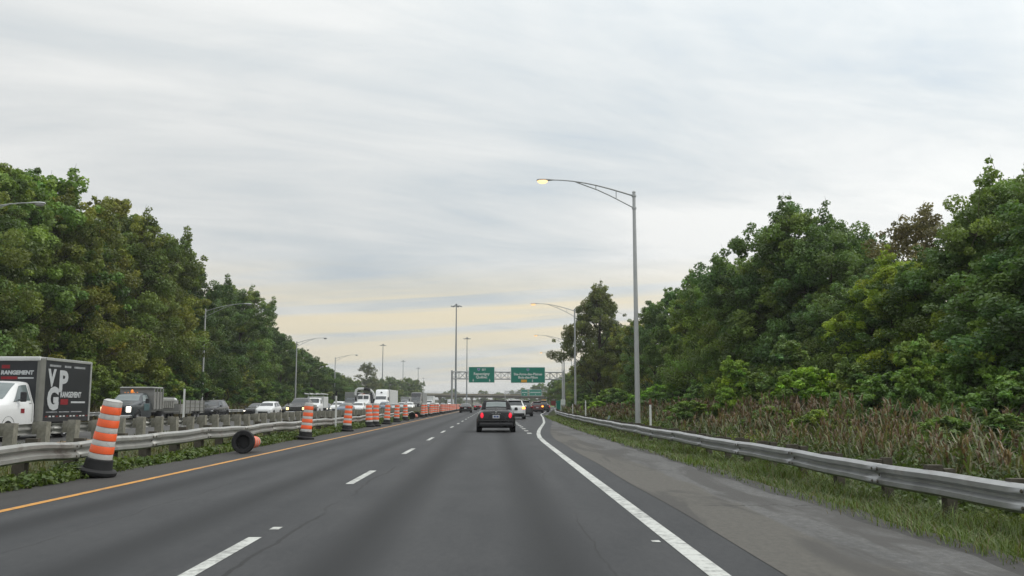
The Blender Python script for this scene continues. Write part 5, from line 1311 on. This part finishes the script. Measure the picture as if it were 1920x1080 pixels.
sh = [(1118, 752, 742, 92, 'shrub', (1.5, 1.5, .7), 1.3, 'bright yellow green bush behind the second lamp pole'), (1230, 722, 0, 80, 'shrub', (1.1, 1.3, .7), 1.3, 'bright bush right of the nearest lamp pole'), (1378, 676, 0, 47, 'shrub2', (1.5, 1.5, .8), 1.15, 'light green sapling in front of the right forest'), (1420, 700, 0, 46, 'shrub2', GREEN, 1.2, 'dull green sapling right of the light green sapling'), (1478, 640, 0, 41, 'shrub2', (1.0, 1.0, 1.0), 1.2, 'tall thin leaved sapling before the dome tree'), (1530, 690, 0, 39, 'shrub', (1.35, 1.4, .7), 1.25, 'bright bush below the dome tree'),
      (1600, 680, 0, 35, 'shrub2', GREEN, 1.2, 'green bush in the middle of the right thicket'), (1660, 700, 0, 32, 'shrub', DARK, 1.3, 'dark bush below the yellow green tree'), (1722, 640, 0, 30, 'shrub2', (1.2, 1.25, .9), 1.0, 'slender sapling right of the yellow green tree'), (1800, 660, 0, 33, 'shrub', (.9, 1.0, .9), 1.3, 'bush at the foot of the dark right tree'), (1870, 600, 0, 31, 'shrub2', (1.25, 1.3, .8), 1.1, 'sapling with lighter leaves near the right edge'), (1930, 690, 0, 27, 'shrub', DARK, 1.3, 'dark bush at the right edge of the picture'), (1170, 735, 0, 100, 'shrub', DARK, 1.5, 'dark bush left of the nearest lamp pole'), (1290, 715, 0, 76, 'shrub', DARK, 1.5, 'dark bush below the rising tree line'), (1330, 705, 0, 70, 'shrub', (.85, .95, .9), 1.4, 'dark green bush left of the light green sapling'), (1146, 728, 0, 108, 'shrub', GREEN, 1.6, 'green bush at the foot of the lone big tree'), (1098, 738, 0, 135, 'shrub', DARK, 1.5, 'dark bush left of the bright yellow green bush')]
sh += [(1452, 762, 0, 33, 'shrub', (.8, .8, .8), 1.5, 'leafy bush among the reeds below the tall thin leaved sapling'), (1545, 768, 0, 28, 'shrub', (1.05, .95, .7), 1.4, 'yellowish leafy bush among the reeds below the dome tree'), (1640, 772, 0, 27, 'shrub2', (.8, .9, .9), 1.6, 'dark leafy bush among the reeds right of the yellowish bush'), (1765, 782, 0, 22, 'shrub', (.75, .75, .75), 1.4, 'leafy bush among the reeds near the right end of the rail'), (1300, 752, 0, 48, 'shrub', (.9, .9, .8), 1.6, 'dull leafy bush among the reeds right of the brown topped stake'), (1880, 776, 0, 21, 'shrub2', (.9, .95, .8), 1.5, 'leafy bush among the reeds at the right edge of the picture')]
for (px_, py_, _, y, kd, tint, wd, lab) in sh:
    X = xat(px_, y); h = zat(py_, y) - gz(X, y)
    tree(kd, X, y, h, lab, tint, wd, 'bushes before the right forest', 'shrub', 'shrub')

# ------------------------------------------------------------------ reeds, weeds and grass
def blades(P, H, W, lean, tint, g, segs=2):
    """narrow bent blades: two quads each"""
    n = len(P)
    a = g.uniform(0, 2 * math.pi, n)
    d = np.stack((np.cos(a), np.sin(a), np.zeros(n)), 1)
    s = np.stack((-np.sin(a), np.cos(a), np.zeros(n)), 1)
    up = np.array((0, 0, 1.0))
    m_ = P + up * (H * .6)[:, None] + d * (lean * H * .3)[:, None]
    t = P + up * (H * (1 - .25 * lean))[:, None] + d * (lean * H)[:, None]
    w = W[:, None]
    v = np.stack((P - s * w, P + s * w, m_ - s * w * .75, m_ + s * w * .75, t - s * w * .1, t + s * w * .1), 1)
    b_ = (np.arange(n) * 6)[:, None]
    q = np.concatenate((b_ + np.array([[0, 1, 3, 2]]), b_ + np.array([[2, 3, 5, 4]])))
    return v.reshape(-1, 3), q, np.repeat(tint, 6, axis=0)
def gz_np(x, y): return np.array([gz(a, b_) for a, b_ in zip(x, y)])
def merge(parts):
    vs_, qs, cs, k = [], [], [], 0
    for v, q, c_ in parts:
        vs_.append(v); qs.append(q + k); cs.append(c_); k += len(v)
    return np.concatenate(vs_), np.concatenate(qs), np.concatenate(cs)
g = np.random.default_rng(21)
# reeds in the ditch beyond the right guardrail
n = 18000
y = 9 + 175 * g.uniform(0, 1, n) ** 1.7
x0 = np.array([rail_x(q) for q in y])
dxr = 2.0 + g.uniform(0, 1, n) ** .9 * (11.5 - 0.02 * y)
near = np.clip((y - 30) / 25, 0, 1)
x = x0 + dxr - .6 * near
lump = np.sin(x * .8 + 1.3 * np.sin(y * .21)) * np.sin(y * .27 + .6 * np.sin(x * .5))
keep = (lump > -.62) & ~((np.abs(y - 47) < 6) & (dxr < 3.4)) & ~((y > 40) & (y < 62) & (dxr < 2.8))
x, y, dxr, lump = x[keep], y[keep], dxr[keep], lump[keep]; n = len(x)
z = gz_np(x, y)
patch = .5 + .3 * np.sin(x * .9 + y * .33) * np.sin(y * .41 + 1.7) + .2 * np.sin(x * 1.9 - y * .8) * np.sin(y * 1.1 + x * .5)
H = (1.2 + .55 * patch + .38 * lump + g.uniform(-.35, .50, n) * 1.1) * np.clip(.62 + (dxr - 1.5) * .11, .6, 1.06)
lod = np.clip(y / 32, .8, 3.2)
P = np.stack((x, y, z), 1)
parts = []
stem_t = np.array((.085, .088, .040)) * g.uniform(.7, 1.3, (n, 1))
parts.append(blades(P, H, .008 * lod, g.uniform(.0, .16, n), stem_t, g))
for k in range(9):
    f = g.uniform(.12, .95, n)
    Pk = P + np.stack((g.normal(0, .05, n), g.normal(0, .05, n), H * f), 1)
    mixg = np.clip(g.uniform(-.3, .8, n) + .5 * patch, 0, 1)[:, None]
    tint = (np.array((.075, .115, .036)) * (1 - mixg) + np.array((.165, .155, .075)) * mixg) * g.uniform(.65, 1.35, (n, 1))
    parts.append(blades(Pk, g.uniform(.22, .55, n), .023 * lod, g.uniform(.6, 1.7, n), tint, g))
plume_sel = (patch + .25 * lump + g.uniform(-.5, .5, n)) > .42
Pp = P[plume_sel] + np.stack((np.zeros(plume_sel.sum()), np.zeros(plume_sel.sum()), H[plume_sel]), 1)
m_ = len(Pp)
mt = g.uniform(0, 1, (m_, 1))
tin = np.array((.112, .072, .049)) * (1 - mt) + np.array((.215, .155, .100)) * mt
lp = lod[plume_sel]
for k in range(9):
    parts.append(blades(Pp + np.stack((g.normal(0, .012, m_), g.normal(0, .012, m_), g.uniform(-.20, .06, m_)), 1), g.uniform(.10, .24, m_), .020 * lp, g.uniform(.3, 1.3, m_), tin * g.uniform(.75, 1.3, (m_, 1)), g))
v, q, c_ = merge(parts)
props(link('reeds', np_mesh('reeds', v, q, c_, 'grass')), 'tall reeds with brown plumes between the right guardrail and the forest', 'reeds', kind='stuff')
# low leafy plants at the feet of the reeds and behind the rail
n = 7000
y = 8 + 110 * g.uniform(0, 1, n) ** 1.5
x = np.array([rail_x(q) for q in y]) + g.uniform(.25, 2.6, n) + (g.uniform(0, 1, n) < .35) * g.uniform(0, 5, n)
ctr = np.stack((x, y, gz_np(x, y) + g.uniform(.05, .5, n) * np.clip(x - np.array([rail_x(q) for q in y]), .3, 2.6)), 1)
pat = (np.sin(y * .5) * np.sin(y * .19 + 2) > .35)[:, None]
tin = np.where(pat, np.array((.14, .18, .03)), np.array((.075, .115, .028))) * g.uniform(.65, 1.3, (n, 1))
props(link('ditch_weeds', np_mesh('ditch_weeds', *leaf_cloud(ctr, np.full(n, .22), np.full(n, 13), .075, 8, tints=tin), 'grass')), 'low green weeds growing just behind the right guardrail', 'weeds', kind='stuff')
# grass strip in front of the right rail
def grass(n, yfun, xfun, hmin, hmax, w, cols, seed, lod0=14):
    g = np.random.default_rng(seed)
    y = yfun(g, n); x = xfun(g, y)
    P = np.stack((x, y, gz_np(x, y) - .01), 1)
    k = g.uniform(0, 1, (n, 1))
    pn = (.5 + .5 * np.sin(x * 2.3 + y * 1.1) * np.sin(y * .47 + x))[:, None]
    tint = (np.array(cols[0]) * (1 - k) + np.array(cols[1]) * k) * (.7 + .6 * pn) * g.uniform(.75, 1.25, (n, 1))
    brown = (g.uniform(0, 1, (n, 1)) < .16)
    tint = np.where(brown, np.array(cols[2]) * g.uniform(.7, 1.2, (n, 1)), tint)
    lod = np.clip(y / lod0, .8, 5)
    rx_ = np.array([rail_x(q) for q in y]); tall = np.where(x > 0, 1 + .75 * np.clip((x - rx_ + .75) / .6, 0, 1), 1.0)
    return blades(P, g.uniform(hmin, hmax, n) * (.6 + .8 * pn[:, 0]) * tall, w * lod, g.uniform(.3, 1.1, n), tint, g)
GC = ((.060, .105, .020), (.115, .155, .030), (.14, .12, .055))
r1 = grass(95000, lambda g, n: 4.5 + 95 * g.uniform(0, 1, n) ** 2.2, lambda g, y: np.array([rail_x(q) for q in y]) - 1.36 + 2.5 * g.uniform(0, 1, len(y)) ** .8 - np.abs(g.normal(0, .10, len(y))), .07, .24, .0065, GC, 31)
props(link('verge_grass', np_mesh('verge_grass', *r1, 'grass')), 'ragged grass strip between the right shoulder and the guardrail', 'grass', kind='stuff')
l1 = grass(34000, lambda g, n: 7 + 95 * g.uniform(0, 1, n) ** 1.9, lambda g, y: -8.3 + 1.02 * g.uniform(0, 1, len(y)) + np.abs(g.normal(0, .06, len(y))), .06, .20, .007, GC, 32)
g = np.random.default_rng(77)
n = 6500
y = 8 + 92 * g.uniform(0, 1, n) ** 1.6
x = -7.95 + .66 * g.uniform(0, 1, n) + .1 * np.sin(y * .9)
hh = (.10 + .17 * (.5 + .5 * np.sin(y * .8) * np.sin(y * .37 + 1))) * np.clip(1 + (y - 20) / 60, 1, 2.2)
ctr = np.stack((x, y, gz_np(x, y) + hh * g.uniform(.15, 1.0, n)), 1)
tin = (np.array((.060, .105, .020)) + np.array((.05, .045, .006)) * g.uniform(0, 1, (n, 1))) * g.uniform(.7, 1.3, (n, 1))
lw = leaf_cloud(ctr, np.full(n, .13), np.full(n, 9), .075, 9, tints=tin, up=.8)
v, q, c_ = merge([l1, lw])
props(link('median_weeds', np_mesh('median_weeds', v, q, c_, 'grass')), 'leafy green weeds growing under the median guardrail', 'weeds', kind='stuff')
l2 = grass(30000, lambda g, n: 12 + 230 * g.uniform(0, 1, n) ** 1.5, lambda g, y: -14.0 + 6.0 * g.uniform(0, 1, len(y)), .10, .34, .011, ((.055, .075, .020), (.11, .115, .032), (.14, .115, .055)), 33, 18)
props(link('median_grass', np_mesh('median_grass', *l2, 'grass')), 'dry uneven grass in the median between the two guardrails', 'grass', kind='stuff')
# rough brown grass at the foot of the left forest
l3 = grass(16000, lambda g, n: 60 + 200 * g.uniform(0, 1, n) ** 1.2, lambda g, y: -29.8 - 7.0 * g.uniform(0, 1, len(y)) ** 1.2, .8, 1.9, .014, ((.070, .068, .026), (.125, .098, .048), (.13, .09, .045)), 34, 45)
props(link('forest_edge_grass', np_mesh('forest_edge_grass', *l3, 'grass')), 'tall brown grass along the foot of the left forest', 'grass', kind='stuff')
# ------------------------------------------------------------------ morning haze
hz = bpy.data.materials.new('haze'); hz.use_nodes = True; MATS['haze'] = hz
ht = hz.node_tree; ht.nodes.clear()
ho = ht.nodes.new('ShaderNodeOutputMaterial'); pv = ht.nodes.new('ShaderNodeVolumePrincipled')
pv.inputs['Color'].default_value = (0.86, 0.88, 0.90, 1); pv.inputs['Density'].default_value = 0.00028
pv.inputs['Anisotropy'].default_value = 0.2
ht.links.new(pv.outputs[0], ho.inputs['Volume'])
o = MB().box(-4200, 4200, -60, 6200, -2.2, 34).build('haze', 'haze')
props(o, 'thin pale morning haze over the highway', 'haze', kind='stuff')
